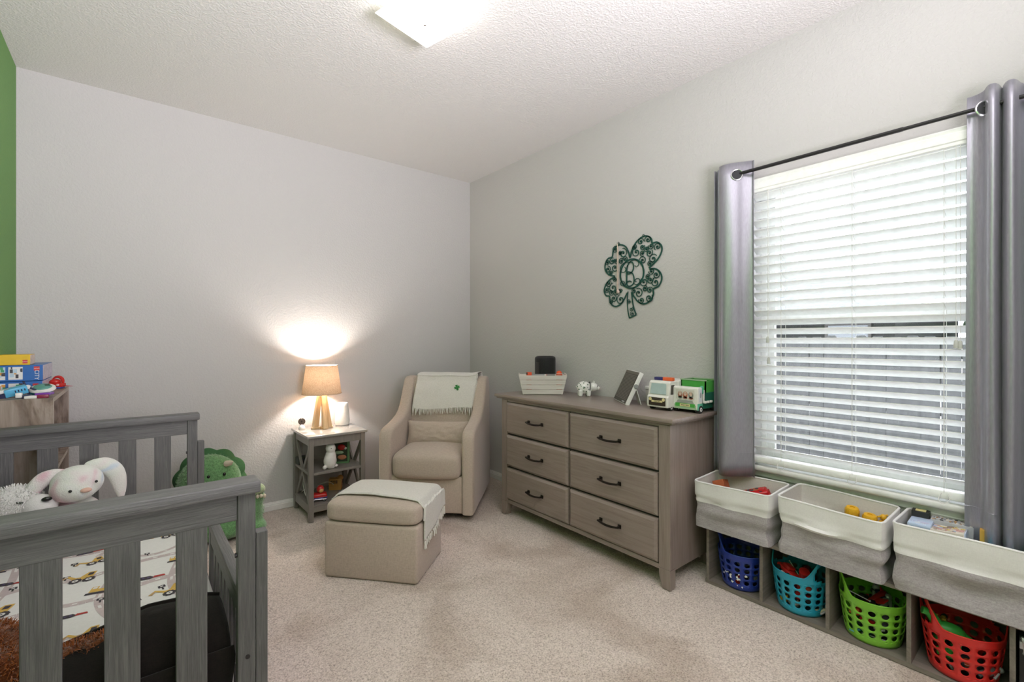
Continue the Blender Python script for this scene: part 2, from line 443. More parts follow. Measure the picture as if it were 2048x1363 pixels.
# ------------------------------------------------------------------ curtains and rod
def satin():
    m, nt, p = newmat('lavender_grey_satin')
    f = noise_tex(nt, coords(nt, (1, 1, .15)), 260, 2)
    nt.links.new(ramp(nt, f, [(.3, (.31, .30, .355)), (.7, (.365, .355, .415))]), p.inputs['Base Color'])
    p.inputs['Roughness'].default_value = .30; p.inputs['Metallic'].default_value = .45; p.inputs['Sheen Weight'].default_value = .15; p.inputs['Specular IOR Level'].default_value = .9
    bump(nt, p, f, .08, .001); return m
m_satin = satin()
m_chrome = plain('brushed_nickel', (.6, .6, .62), .25, 1)
m_hole_shade = plain('painted_hole_shade', (.03, .03, .035), .8)
m_dark = plain('dark_metal', (.035, .033, .035), .4, .6)
RX, RZ = 2.415, 2.090
def curtain(path, z0, z1, label, gr, seed):
    base = (path[0][0], path[0][1], z0)
    root = thing('curtain', label, 'curtain', base, group=None)
    P = spline([(x, y, 0) for x, y in path], 7); N = len(P)-1
    cx = sum(p.x for p in P)/len(P); cy = sum(p.y for p in P)/len(P)
    def fn(u, v):
        p = P[round(u*N)]; z = z0+(z1-z0)*v; k = 1-v
        w = noise.noise((u*3+seed, v*2.2, seed))*.010*k+noise.noise((u*7, v*5, seed+4))*.003*k
        a = 1+.10*k*math.sin(v*3+seed)*.5
        return (RX+(p.x-RX)*a+w, cy+(p.y-cy)*(1+.03*k)+w*.6, z+.004*math.sin(u*9))
    MB().grid(fn, N, 26).build('drape', m_satin, root, True, solid=.003)
    MB().tube([Vector(fn(k/N, .075))+Vector((-.0022, 0, 0)) for k in range(N+1)], .0009, 5).build('hem_stitching', m_satin, root, True)
    for (gx, gy, ang) in gr:
        mb = MB(); c = [(.0265*math.cos(q*PI/12), .0265*math.sin(q*PI/12), 0) for q in range(24)]
        mb.tube(c, .0042, 8, True, TR(gx, gy, RZ-.006, R(90), 0, R(ang)))
        g_ = mb.build('grommet', m_chrome, root, True)
        MB().prism([(.0245*math.cos(q*PI/10), .0245*math.sin(q*PI/10)) for q in range(20)], -.0012, .0012, TR(gx, gy, RZ-.006, R(90), 0, R(ang))).build('grommet_dark_disc', m_hole_shade, g_, True)  # dark disc paints the shade inside the ring; the cloth is not pierced
    return root
curtain([(2.440, 1.250), (2.462, 1.246), (2.452, 1.236), (2.452, 1.226), (2.440, 1.216), (2.402, 1.204), (2.384, 1.186), (2.378, 1.164), (2.386, 1.140), (2.403, 1.116), (2.426, 1.092), (2.444, 1.068), (2.450, 1.054), (2.442, 1.046)],
        .535, 2.148, 'lavender grey satin curtain hanging beside the dresser', [(2.402, 1.112, -58), ], 1.3)
curtain([(2.440, .268), (2.444, .252), (2.438, .234), (2.424, .220), (2.400, .212), (2.382, .203), (2.382, .190), (2.404, .182), (2.436, .178), (2.436, .174), (2.404, .168), (2.378, .158), (2.376, .145), (2.396, .137), (2.432, .130), (2.452, .118), (2.43, .098), (2.39, .085), (2.385, .068), (2.42, .052), (2.45, .03), (2.41, .0), (2.39, -.02), (2.43, -.05), (2.45, -.1)],
        .487, 2.150, 'lavender grey satin curtain hanging over the bin of boxed toys', [(2.412, .216, -62), (2.405, .092, 40)], 4.7)
rod = thing('curtain_rod', 'thin dark metal curtain rod above the window', 'curtain rod', (RX, .6, RZ))
MB().tube([(RX, -.2, RZ), (RX, 1.175, RZ)], .0075, 12).build('bar', m_dark, rod, True)
MB().tube([(RX, .45, RZ), (RX, 1.175, RZ)], .0088, 12).build('sleeve', m_dark, rod, True)
for y in (1.185, -.16):
    MB().tube([(XR, y, RZ-.02), (RX+.02, y, RZ-.02), (RX, y, RZ-.010)], .005, 8).rbox(XR-.006, XR, y-.012, y+.012, RZ-.05, RZ+.02, .002).build('bracket', m_dark, rod, True)
MB().tube([(RX, 1.17, RZ), (RX, 1.195, RZ)], .0085, 12).ell((RX, 1.198, RZ), .011, 12, 8).build('finial', m_dark, rod, True)
# ------------------------------------------------------------------ dresser
m_dres_y = wood('grey_taupe_oak_lengthwise', (.205, .158, .138), (.26, .206, .182), (.30, .243, .214), 'Y', 1, .38, .14, coat=.3)
m_dres_z = wood('grey_taupe_oak_upright', (.205, .158, .138), (.26, .206, .182), (.30, .243, .214), 'Z', 1, .38, .18, coat=.3)
m_gap = plain('painted_gap_shade', (.03, .027, .024), .8)
m_bronze = plain('dark_bronze', (.028, .022, .018), .38, .75)
DX0, DX1, DY0, DY1 = 2.045, 2.500, 1.272, 2.615
dres = thing('dresser', 'grey taupe six drawer dresser with dark bronze pulls', 'dresser', ((DX0+DX1)/2, (DY0+DY1)/2, 0))
MB().box(DX0+.02, DX1, DY0+.008, DY1-.008, .085, .815).build('body', m_dres_z, dres, True)
MB().box(DX0+.012, DX0+.03, DY0+.05, DY1-.05, .09, .81).build('drawer_gap_shade', m_gap, dres, True)  # dark sheet behind the drawers, painting shade into the gaps between them
MB().box(DX0+.004, DX0+.03, DY0+.06, DY1-.06, .088, .114).build('apron', m_dres_y, dres, True, bevel=.002)
MB().box(DX0+.004, DX0+.03, DY0+.06, DY1-.06, .803, .815).build('top_rail', m_dres_y, dres, True)
for ya, yb, s in ((DY0, DY0+.064, 1), (DY1-.064, DY1, -1)):
    lg = MB(); lg.box(DX0, DX0+.05, ya, yb, .10, .815)
    # bracket foot that narrows in a curve towards the floor
    ys = ya if s > 0 else yb
    poly = [(0, .10), (.064, .10), (.064, .075), (.058, .045), (.048, .02), (.044, 0), (0, 0)]
    poly = [(ys+s*a, b) for a, b in poly]
    vs = [(x, a, b) for x in (DX0, DX0+.05) for a, b in poly]; k = len(poly)
    lg.add(vs, [tuple(range(k)), tuple(range(2*k-1, k-1, -1))]+[(i, k+i, k+(i+1) % k, (i+1) % k) for i in range(k)])
    lg.build('leg', m_dres_z, dres, True, bevel=.003)
    MB().box(DX1-.05, DX1, ya, yb, 0, .10).build('leg', m_dres_z, dres, True)
tp = MB(); tp.rbox(DX0-.022, DX1+.004, DY0-.026, DY1+.06, .829, .850, .004, 2)
tp.rbox(DX0-.012, DX1, DY0-.016, DY1+.05, .818, .831, .005, 2)
tp.build('top', m_dres_y, dres, True)
for c, (ya, yb) in enumerate(((DY0+.068, 1.946), (1.957, DY1-.058))):
    for z0, z1 in ((.118, .340), (.350, .570), (.580, .800)):
        d = MB(); x = DX0; ch = .017
        vs = [(x+.012, ya, z0), (x+.012, yb, z0), (x+.012, yb, z1), (x+.012, ya, z1),
              (x-.002, ya+.003, z0+.003), (x-.002, yb-.003, z0+.003), (x-.002, yb-.003, z1-.003), (x-.002, ya+.003, z1-.003),
              (x-.011, ya+ch, z0+ch), (x-.011, yb-ch, z0+ch), (x-.011, yb-ch, z1-ch), (x-.011, ya+ch, z1-ch)]
        fs = [(8, 11, 10, 9), (0, 1, 2, 3)]
        for a in (0, 4):
            for i in range(4): fs.append((a+i, a+4+i, a+4+(i+1) % 4, a+(i+1) % 4))
        d.add(vs, fs)
        dr = d.build('drawer', m_dres_y, dres, True, bevel=.0015)
        yc = (1.632, 2.244)[c]; zc = (z0+z1)/2+.002
        h = MB(); w = .064; hx = x-.011
        for q in (-w, w):
            h.rbox(hx-.006, hx, yc+q-.011, yc+q+.011, zc-.011, zc+.011, .003, 2)
            h.tube([(hx, yc+q, zc), (hx-.024, yc+q, zc)], .0055, 8)
        bar = [(hx-.024-.007*math.cos(PI*k/12-PI/2), yc-w-.008+(2*w+.016)*k/12, zc-.006*math.sin(PI*k/12)) for k in range(13)]
        h.tube(bar, [.0045]+[.0055+.0012*math.sin(PI*k/12) for k in range(1, 12)]+[.0045], 8)
        h.build('handle', m_bronze, dr, True)

# ------------------------------------------------------------------ glider armchair (local x = viewer's right, local y = depth)
m_linen = fabric('beige_linen', (.54, .445, .375), (.43, .35, .295), 330)
m_linen_l = fabric('pillow_linen', (.53, .435, .37), (.44, .36, .30), 330)
AX = Vector((.704, -.71)); AY = Vector((.71, .704))
W = .67; FR = Vector((1.783, 2.583))
org = FR - AX*(W/2)
chair = thing('glider_armchair', 'beige linen swivel glider armchair in the room corner', 'armchair', (org.x, org.y, 0), math.atan2(AX.y, AX.x))
side = [(0, .05), (0, .545), (.008, .585), (.03, .612), (.07, .625), (.15, .636), (.24, .652), (.32, .675), (.38, .708), (.43, .762), (.47, .83), (.505, .895), (.53, .928), (.565, .942), (.63, .945), (.665, .935), (.685, .90), (.735, .35), (.735, .05)]
def slab(x0, x1, r=.022):
    bm = bmesh.new()
    vv = [bm.verts.new((x0, y, z)) for y, z in side]; f = bm.faces.new(vv)
    e = bmesh.ops.extrude_face_region(bm, geom=[f]); bmesh.ops.translate(bm, vec=(x1-x0, 0, 0), verts=[v for v in e['geom'] if isinstance(v, bmesh.types.BMVert)])
    bmesh.ops.recalc_face_normals(bm, faces=bm.faces[:])
    caps = [e2 for e2 in bm.edges if abs(e2.verts[0].co.x-e2.verts[1].co.x) < 1e-6]
    bmesh.ops.bevel(bm, geom=caps, offset=r, segments=4, affect='EDGES', profile=.5, clamp_overlap=True)
    bm.verts.index_update(); mb = MB()
    mb.add([v.co[:] for v in bm.verts], [[v.index for v in f.verts] for f in bm.faces], True); bm.free(); return mb
AWD = .088
slab(-W/2, -W/2+AWD).build('arm_panel', m_linen, chair, angle=60)
slab(W/2-AWD, W/2).build('arm_panel', m_linen, chair, angle=60)
IW = W/2-AWD
MB().rbox(-IW-.01, IW+.01, .02, .62, .05, .30, .012, 3).build('seat_base', m_linen, chair)
def cushion(mb, x0, x1, y0, y1, z0, z1, crown, r=.03, front=0, n=14):
    # rounded, crowned cushion: superellipse section
    def fn(u, v):
        a = 2*PI*u; b = PI*(v-.5)
        ex = .2; sgn = lambda q: math.copysign(abs(q)**ex, q)
        cx = sgn(math.cos(a))*abs(math.cos(b))**.17; cy = sgn(math.sin(a))*abs(math.cos(b))**.17; cz = math.copysign(abs(math.sin(b))**.5, math.sin(b))
        x = (x0+x1)/2+cx*(x1-x0)/2; y = (y0+y1)/2+cy*(y1-y0)/2
        k = (1-min(1, abs(cx))**2.5)*(1-min(1, abs(cy))**2.5)
        z = (z0+z1)/2+cz*(z1-z0)/2+(crown*k if cz > 0 else 0)
        y -= front*(1-abs(cx)**2)*(1 if cy < -.5 else 0)
        return (x, y, z)
    mb.grid(fn, 64, 32, cu=True); return mb
cushion(MB(), -IW+.002, IW-.002, -.018, .50, .285, .455, .030, front=.022).build('seat_cushion', m_linen, chair)
# inner back: leans away, gently bulging
def back_fn(u, v):
    x = -IW-.01+(2*IW+.02)*u
    z = .40+.535*v
    y = .42+.115*v-.035*math.sin(PI*min(1, v*1.05))*(.4+.6*math.sin(PI*u))
    return (x, y, z)
bk = MB(); bk.grid(back_fn, 16, 16)
bk.rbox(-IW-.01, IW+.01, .545, .70, .06, .93, .03, 3)
bk.grid(lambda u, v: (-IW-.01+(2*IW+.02)*u, .535+.03*(1-math.cos(PI*v/2))+.02*v, .935+.010*math.sin(PI/2*v)), 10, 6)
bk.build('backrest', m_linen, chair)
MB().rbox(-IW-.005, IW+.005, .535, .69, .90, .944, .018, 3).build('top_edge', m_linen, chair)
m_black = plain('black_plastic', (.012, .012, .013), .45)
MB().lathe([(.25, .0), (.255, .01), (.25, .022), (.06, .03), (.06, .055)], 36, TR(0, .38, 0)).build('swivel_base', m_black, chair)
MB().box(-W/2+.05, W/2-.05, .08, .66, .036, .055).build('underframe', m_black, chair)

def to_world(o, p): return ROOTM[o.name] @ Vector(p)
# lumbar pillow: loose, leans on the backrest
pw = to_world(chair, (-.005, .338, .532))
pil = MB()
def pillow_fn(u, v):
    a, b = 2*u-1, 2*v-1
    return a, b
def pillow(mb, w, h, t, wr=.006, seed=0):
    def side_fn(sg):
        def fn(u, v):
            a, b = 2*u-1, 2*v-1
            pinch = 1-.05*(1-abs(a)**2)*abs(b)**6
            x = a*w/2*(1-.05*(1-b*b)*abs(a)**8); z = b*h/2*(1-.06*(1-a*a)*abs(b)**8)
            k = max(0, (1-abs(a)**3.2)*(1-abs(b)**2.4))**.55
            y = sg*t/2*k+noise.noise((a*5+seed, b*5, sg))*wr*k+noise.noise((a*14+seed, b*9, sg))*wr*.6*(abs(a)**2)
            return (x, y, z)
        return fn
    mb.grid(side_fn(-1), 36, 20); mb.grid(side_fn(1), 36, 20); return mb
pl_ = thing('lumbar_pillow', 'beige lumbar pillow leaning on the armchair backrest', 'pillow', pw, (R(-12), 0, math.atan2(AX.y, AX.x)))
pillow(MB(), .475, .185, .12, .008, 2).build('pillow_cover', m_linen_l, pl_)

# knitted throw over the backrest
m_knit = fabric('cream_knit', (.72, .695, .655), (.60, .58, .545), 300, .95, .5, .4, (1, 1, .4))
m_green_thread = plain('green_thread', (.035, .22, .055), .8, nscale=300, var=.25)
m_fringe = plain('cream_yarn', (.70, .675, .63), .95, nscale=200, var=.1)
thr = thing('throw_blanket', 'cream throw with green clover embroidery draped over the armchair back', 'blanket', to_world(chair, (.02, .5, .95)), math.atan2(AX.y, AX.x))
def throw_path(t, u):
    # t: 0 front lower edge ... 1 rear lower edge; returns local chair coordinates (y, z)
    L1 = .305
    if t < .58:
        k = t/.58; z = .705+(.955-.705)*k
        v = (z-.40)/.535
        y = .42+.115*v-.035*math.sin(PI*min(1, v*1.05))-.017
        return y, z
    if t < .76:
        k = (t-.58)/.18; a = PI*k
        return .620-.103*math.cos(a), .953+.012*math.sin(a)
    k = (t-.76)/.24
    return .724+.01*k, .953-.20*k
def throw_fn(u, t):
    x = -.225+.465*u; y, z = throw_path(t, u)
    z += noise.noise((x*7, t*4, 1))*.004; y += noise.noise((x*11, t*7, 5))*.005-.002
    x += .020*t-.012*(1-t)*(1-u)+(.018*u*t)
    if t < .58: z -= (.010*math.sin(u*5+.4)+.002)*(1-t/.58)
    if u > .86 and .50 < t < .8: z += .012*(u-.86)/.14
    return (x, y, z)
off = Vector((.02, .5, .95))
def loc_(p): return tuple(Vector(p)-off)
MB().grid(lambda u, v: loc_(throw_fn(u, v)), 40, 50).build('blanket_cloth', m_knit, thr, solid=.005, off=1)
fr = MB()
for k in range(46):
    u = (k+.5)/46; p = Vector(loc_(throw_fn(u, .0))); q = p.copy()
    dx = random.uniform(-.010, .010); L = random.uniform(.022, .044)*(1.25 if u < .12 or u > .8 else 1)
    fr.tube([p+Vector((0, -.002, .006)), p+Vector((dx*.4, -.010, -L*.5)), p+Vector((dx, -.012, -L))], [.0036, .003, .0012], 5)
for k in range(26):
    t = .06+.56*k/26; p = Vector(loc_(throw_fn(1, t)))
    fr.tube([p, p+Vector((.006, -.006, -.008)), p+Vector((random.uniform(.002, .010), -.006, -.020))], [.003, .0025, .001], 5)
f = fr.build('fringe', m_fringe, thr); f['kind'] = 'stuff'
cl = MB()
def leaf_poly(ang, s, c):
    pts = []
    for k in range(17):
        a = -PI+2*PI*k/16
        x = .40*s*math.sin(a); y = s*(.62-.40*math.cos(a)-.16*math.cos(2*a))
        ca, sa = math.cos(ang), math.sin(ang)
        pts.append((c[0]+x*ca-y*sa, c[1]+x*sa+y*ca))
    return pts
tt = .36; pc = Vector(loc_(throw_fn(.70, tt))); pd = Vector(loc_(throw_fn(.70, tt+.06)))-pc
M = Matrix.Translation(pc+Vector((0, -.008, 0))) @ Matrix.Rotation(R(90)-math.atan2(-pd.y, pd.z)*-1, 4, 'X')
for k in range(4): cl.prism(leaf_poly(R(20+90*k), .0235, (0, 0)), 0, .003, M)
cl.prism([(-.002, 0), (.002, 0), (.012, -.024), (.007, -.026)], 0, .003, M)
cl.build('clover_patch', m_green_thread, thr)

# ------------------------------------------------------------------ storage ottoman
OX = Vector((.652, -.759)); OY = Vector((.759, .652))
oc = Vector((.775, 2.50))+OX*.257+OY*.19
OW, OD = .514, .38
ott = thing('storage_ottoman', 'beige linen storage ottoman with a padded lid', 'ottoman', (oc.x, oc.y, 0), math.atan2(OX.y, OX.x))
MB().rbox(-OW/2, OW/2, -OD/2, OD/2, 0, .288, .016, 3).build('storage_box', m_linen, ott)
def lid_fn(u, v):
    a = 2*PI*u; b = PI*(v-.5); ex = .22
    sg = lambda q: math.copysign(abs(q)**ex, q)
    cx = sg(math.cos(a))*abs(math.cos(b))**.11; cy = sg(math.sin(a))*abs(math.cos(b))**.11; cz = math.copysign(abs(math.sin(b))**.5, math.sin(b))
    k = (1-min(1, abs(cx))**3)*(1-min(1, abs(cy))**3)
    return (cx*(OW/2+.004), cy*(OD/2+.004), .338+cz*.047+(.022*k if cz > 0 else 0))
MB().grid(lid_fn, 72, 36, cu=True).build('lid', m_linen, ott)
for sx in (-1, 1):
    for sy in (-1, 1): MB().lathe([(.018, 0), (.02, .006), (.018, .012)], 10, TR(sx*(OW/2-.04), sy*(OD/2-.04), -.004)).build('foot', m_black, ott)
tb = thing('throw_blanket', 'off white knitted throw with tassels lying over the ottoman', 'blanket', (oc.x, oc.y, .40), math.atan2(OX.y, OX.x))
def top_z(x, y):
    cx = min(1, abs(x)/(OW/2+.004)); cy = min(1, abs(y)/(OD/2+.004))
    return .385+.022*(1-cx**3)*(1-cy**3)-.02*max(0, cx-.9)/.1*.6-.02*max(0, cy-.9)/.1*.6
def ott_throw(u, v):
    # u along the width: left overhang, top, right drop; v from the front edge to the rear
    yf = -.088-.035*min(1, max(0, (u-.1)/.8)); y = yf+(OD/2+.002-yf)*v
    drop = .175-.085*v
    Lt = OW+.018; Ls = .03+drop
    s = u*(Ls+Lt)-.028
    if s < 0: x, z = -OW/2-.012, .375+s*1.0
    elif s < Lt:
        x = -OW/2-.009+s; z = top_z(x, y)+.007
        e = OW/2+.009-abs(x)
        if e < .03: z -= .022*(1-e/.03)**2
    else:
        x = OW/2+.014+.006*math.sin(v*9+s*6)*min(1, (s-Lt)*20); z = .372-(s-Lt)
    z += noise.noise((x*8, y*8, 2))*.0035; x += noise.noise((y*14, z*9, 7))*.003
    if v > .97 and s < Lt: z -= .012
    return (x, y, z-.40)
MB().grid(ott_throw, 70, 30).build('blanket_cloth', m_knit, tb, solid=.007, off=1)
# small fold on the throw's top
hm = [Vector(ott_throw(k/30*.86, 0))+Vector((0, -.002, .003)) for k in range(31)]
MB().tube(hm, .0042, 6).build('folded_edge', m_knit, tb)
tas = MB()
for k in range(15):
    v = (k+.3)/15; p = Vector(ott_throw(1, v)); L = random.uniform(.034, .055)
    for q in range(4):
        dx = random.uniform(-.008, .008); dy = random.uniform(-.008, .008)
        tas.tube([p, p+Vector((.007+dx*.3, dy*.5, -L*.45)), p+Vector((.005+dx, dy, -L))], [.0035, .0042, .002], 5)
    tas.ell(p+Vector((.005, 0, -.010)), (.006, .006, .008), 8, 6)
t_ = tas.build('tassels', m_fringe, tb); t_['kind'] = 'stuff'

# ------------------------------------------------------------------ side table
m_tab = wood('grey_painted_wood', (.175, .158, .142), (.20, .182, .163), (.225, .205, .185), 'Z', 1, .38, .06, coat=.2)
m_tabtop = plain('grey_table_top', (.34, .325, .30), .16, coat=.5)
TX0, TX1, TY0, TY1, TZ = .908, 1.325, 3.275, 3.690, .585
tab = thing('side_table', 'grey end table with crossed side bars and two shelves', 'side table', ((TX0+TX1)/2, (TY0+TY1)/2, 0))
MB().rbox(TX0, TX1, TY0, TY1, TZ-.018, TZ, .004, 2).build('table_top', m_tabtop, tab, True)
lw = .032; a0, a1, b0, b1 = TX0+.014, TX1-.014, TY0+.012, TY1-.012
for x in (a0, a1-lw):
    for y in (b0, b1-lw): MB().box(x, x+lw, y, y+lw, 0, TZ-.018).build('leg', m_tab, tab, True, bevel=.002)
for y in (b0+.006, b1-lw+.006):
    MB().box(a0+lw, a1-lw, y, y+.018, TZ-.073, TZ-.018).build('apron', m_tab, tab, True)
    MB().box(a0+lw, a1-lw, y, y+.018, .062, .097).build('lower_rail', m_tab, tab, True)
for x in (a0+.006, a1-lw+.008):
    MB().box(x, x+.018, b0+lw, b1-lw, TZ-.073, TZ-.018).build('apron', m_tab, tab, True)
    MB().box(x, x+.018, b0+lw, b1-lw, .052, .105).build('lower_rail', m_tab, tab, True)
    ya, yb, za, zb = b0+lw, b1-lw, .105, TZ-.073
    L = math.hypot(yb-ya, zb-za); an = math.atan2(zb-za, yb-ya)
    for k, s in ((0, 1), (.004, -1)):
        MB().box(x+.002+k, x+.014+k, -L/2, L/2, -.015, .015, Matrix.Translation((0, (ya+yb)/2, (za+zb)/2)) @ Matrix.Rotation(s*an, 4, 'X')).build('cross_bar', m_tab, tab, True)
MB().box(a0+.004, a1-.004, b0+.004, b1-.004, .312, .330).build('shelf', m_tab, tab, True, bevel=.002)
MB().box(a0+.004, a1-.004, b0+.004, b1-.004, .098, .112).build('shelf', m_tab, tab, True, bevel=.002)

# lamp
m_gold = wood('champagne_gold', (.42, .31, .17), (.55, .42, .25), (.66, .53, .35), 'Z', .5, .35, .05)
def shade_mat():
    m = bpy.data.materials.new('linen_shade'); m.use_nodes = True; nt = m.node_tree; nt.nodes.clear()
    o = nt.nodes.new('ShaderNodeOutputMaterial'); d = nt.nodes.new('ShaderNodeBsdfDiffuse'); t = nt.nodes.new('ShaderNodeBsdfTranslucent')
    f = noise_tex(nt, coords(nt, (1, 1, 1)), 170, 3, .6)
    c = ramp(nt, f, [(.3, (.46, .315, .205)), (.7, (.64, .47, .33))])
    nt.links.new(c, d.inputs['Color'])
    nt.links.new(ramp(nt, f, [(.3, (.25, .155, .09)), (.7, (.36, .235, .145))]), t.inputs['Color'])
    x = nt.nodes.new('ShaderNodeMixShader'); x.inputs[0].default_value = .05
    nt.links.new(d.outputs[0], x.inputs[1]); nt.links.new(t.outputs[0], x.inputs[2]); nt.links.new(x.outputs[0], o.inputs['Surface']); return m
LX, LY = 1.083, 3.538
lamp = thing('table_lamp', 'gold tripod table lamp with a tan linen shade', 'lamp', (LX, LY, TZ), 0)
lg = MB()
for k, an in enumerate((190, 275, 345)):
    a = R(an); c, s = math.cos(a), math.sin(a)
    def P(r, w, z): return [(c*r-s*w, s*r+c*w, z), (c*r+s*w, s*r-c*w, z)]
    lg2 = MB()
    vs = P(.072, .017, .004)+P(.030, .014, .004)+P(.034, .0145, .245)+P(.004, .010, .245)
    lg2.add(vs, [(0, 1, 3, 2), (4, 6, 7, 5), (0, 4, 5, 1), (2, 3, 7, 6), (0, 2, 6, 4), (1, 5, 7, 3)])
    lg2.box(-.002, .075, -.018, .018, 0, .014, Matrix.Rotation(a, 4, 'Z'))
    lg2.build('leg', m_gold, lamp, bevel=.0015)
MB().lathe([(.030, .238), (.031, .25), (.016, .256), (.010, .30), (.014, .302), (.014, .316), (.0, .317)], 20).build('neck', plain('pale_gold_metal', (.75, .68, .55), .3, .4), lamp)
sh = MB(); sh.lathe([(.137, .255), (.136, .26), (.110, .458), (.109, .462)], 48, cap=False)
sh.build('lamp_shade', shade_mat(), lamp)
MB().tube([(.1375*math.cos(q*PI/24), .1375*math.sin(q*PI/24), .256) for q in range(48)], .0022, 6, True).tube([(.1095*math.cos(q*PI/24), .1095*math.sin(q*PI/24), .462) for q in range(48)], .0022, 6, True).build('shade_trim', plain('shade_trim_tan', (.5, .38, .27), .8), lamp)
MB().ell((0, 0, .330), (.022, .022, .024), 16, 10).build('bulb', plain('glowing_bulb', (1, .86, .66), .4, emit=3), lamp)
add_light('lamp_bulb_light', 'POINT', (LX, LY, TZ+.376), 24, (1, .93, .85), shadow_soft_size=.03)

# ceiling light
m_diff = plain('lit_frosted_glass', (1.0, .955, .86), .3, emit=4)
CLX, CLY = 1.003, 1.835
clt = thing('ceiling_light', 'square frosted glass flush light with a small finial on the ceiling', 'ceiling light', (CLX, CLY, H), R(14))
def dish(u, v):
    a, b = 2*u-1, 2*v-1; k = max(abs(a), abs(b))
    return (a*.150, b*.150, -.085-.012*(1-a*a)*(1-b*b)+.022*k**6*.4)
MB().grid(dish, 16, 16).build('glass_diffuser', m_diff, clt, solid=.004)
MB().box(-.09, .09, -.09, .09, -.03, 0).build('ceiling_plate', m_chrome, clt)
MB().lathe([(.0, -.115), (.006, -.112), (.008, -.104), (.005, -.096), (.004, -.03)], 12).build('finial', m_chrome, clt)
for q in (-.05, .05): MB().ell((q, q*.6, -.055), (.022, .022, .026), 12, 8).build('bulb', plain('lit_bulb', (1, .93, .80), .4, emit=10), clt)
# ------------------------------------------------------------------ clover wall hanging
m_teal = plain('green_painted_metal', (.012, .075, .058), .4, .3, nscale=30, var=.25)
clv = thing('clover_wall_hanging', 'dark green metal four leaf clover with a scroll letter B on the wall', 'wall decor', (XR-.006, 1.838, 1.665), (R(90), 0, R(-90)))
# local x = towards the viewer's right, local y = up, local z = off the wall
def C2(px, py): return ((px-505)/7.57*.0039, (640-py)/7.57*.00316)
def bar(mb, pts, w, closed=False, t=.0028):
    P = [Vector((p[0], p[1], 0)) for p in pts]; N = len(P)
    ws = w if isinstance(w, list) else [w]*N
    vs = []
    for i, p in enumerate(P):
        a = P[(i-1) % N] if (closed or i) else p; b = P[(i+1) % N] if (closed or i < N-1) else p
        d = (b-a); d = d.normalized() if d.length > 1e-9 else Vector((1, 0, 0)); nrm = Vector((-d.y, d.x, 0))
        for q, z in ((1, -t/2), (1, t/2), (-1, t/2), (-1, -t/2)): vs.append(tuple(p+nrm*q*ws[i]/2+Vector((0, 0, z))))
    fs = []
    for i in range(N if closed else N-1):
        j = (i+1) % N
        for k in range(4): fs.append((i*4+k, j*4+k, j*4+(k+1) % 4, i*4+(k+1) % 4))
    if not closed: fs += [(0, 1, 2, 3), (4*N-1, 4*N-2, 4*N-3, 4*N-4)]
    mb.add(vs, fs); return mb
def spiral(mb, c, r, a0, turns=1.35, hand=1, w=.0055, tail=None):
    pts = []; ws = []
    N = int(22*turns)
    for k in range(N+1):
        t = k/N; a = a0+hand*2*PI*turns*t; rr = r*(1-t)**.8+.0015
        pts.append((c[0]+rr*math.cos(a), c[1]+rr*math.sin(a))); ws.append(w*(.55+.75*t))
    if tail:
        pts = spline([(*tail, 0), ((tail[0]*.5+pts[0][0]*.5), (tail[1]*.5+pts[0][1]*.5), 0), (*pts[0], 0)], 4)[:-1]+[Vector((*p, 0)) for p in pts]
        ws = [w*.6]*(len(pts)-len(ws))+ws
    bar(mb, pts, ws)
    mb.prism([(pts[-1][0]+w*.75*math.cos(q*PI/4), pts[-1][1]+w*.75*math.sin(q*PI/4)) for q in range(8)], -.0014, .0014)
leaves = [
 ([(485, 390), (505, 290), (555, 190), (620, 125), (690, 98), (755, 115), (795, 165), (805, 222), (870, 222), (925, 275), (938, 345), (915, 420), (860, 500), (760, 590)],
  [(640, 170, 42, 0, 1), (745, 160, 46, 200, -1), (575, 320, 60, 90, 1), (665, 255, 34, 30, -1), (725, 295, 34, 180, 1), (665, 350, 36, 300, -1), (790, 265, 38, 160, 1), (765, 365, 46, 45, -1), (880, 290, 46, 230, -1), (815, 460, 58, 30, 1), (670, 460, 50, 170, -1), (770, 525, 34, 0, 1), (545, 235, 34, 70, -1)]),
 ([(480, 390), (455, 290), (415, 205), (345, 160), (280, 165), (220, 225), (200, 325), (130, 345), (88, 415), (82, 500), (110, 570), (165, 620), (240, 642)],
  [(250, 220, 44, 60, 1), (375, 300, 62, 100, -1), (200, 400, 44, 60, 1), (130, 520, 44, 100, -1), (240, 510, 58, 80, -1), (345, 420, 38, 30, 1), (410, 400, 38, 200, -1), (180, 590, 30, 0, 1), (330, 290, 26, 0, 1), (120, 400, 34, 190, 1), (245, 395, 26, 50, -1)]),
 ([(245, 655), (165, 690), (100, 755), (68, 845), (80, 915), (110, 950), (155, 962), (160, 1030), (185, 1090), (245, 1130), (315, 1115), (375, 1055), (440, 930)],
  [(140, 755, 44, 50, -1), (215, 830, 62, 90, 1), (115, 850, 36, 190, 1), (185, 900, 40, 0, -1), (225, 1005, 44, 70, -1), (335, 1030, 62, 100, 1), (265, 900, 40, 200, 1), (330, 895, 30, 0, 1), (240, 690, 30, 0, -1), (185, 1050, 30, 100, 1)]),
 ([(765, 605), (840, 610), (900, 655), (932, 725), (930, 800), (890, 875), (820, 910), (822, 980), (790, 1060), (730, 1112), (665, 1118), (600, 1080), (550, 1010), (512, 945)],
  [(795, 640, 40, 180, 1), (860, 705, 46, 60, -1), (690, 790, 58, 130, 1), (775, 770, 44, 30, -1), (850, 815, 58, 60, 1), (700, 890, 36, 90, -1), (770, 920, 38, 20, 1), (610, 950, 60, 120, -1), (650, 1065, 40, 160, 1), (760, 1040, 52, 40, -1), (540, 910, 34, 60, 1), (740, 720, 30, 0, 1)])]
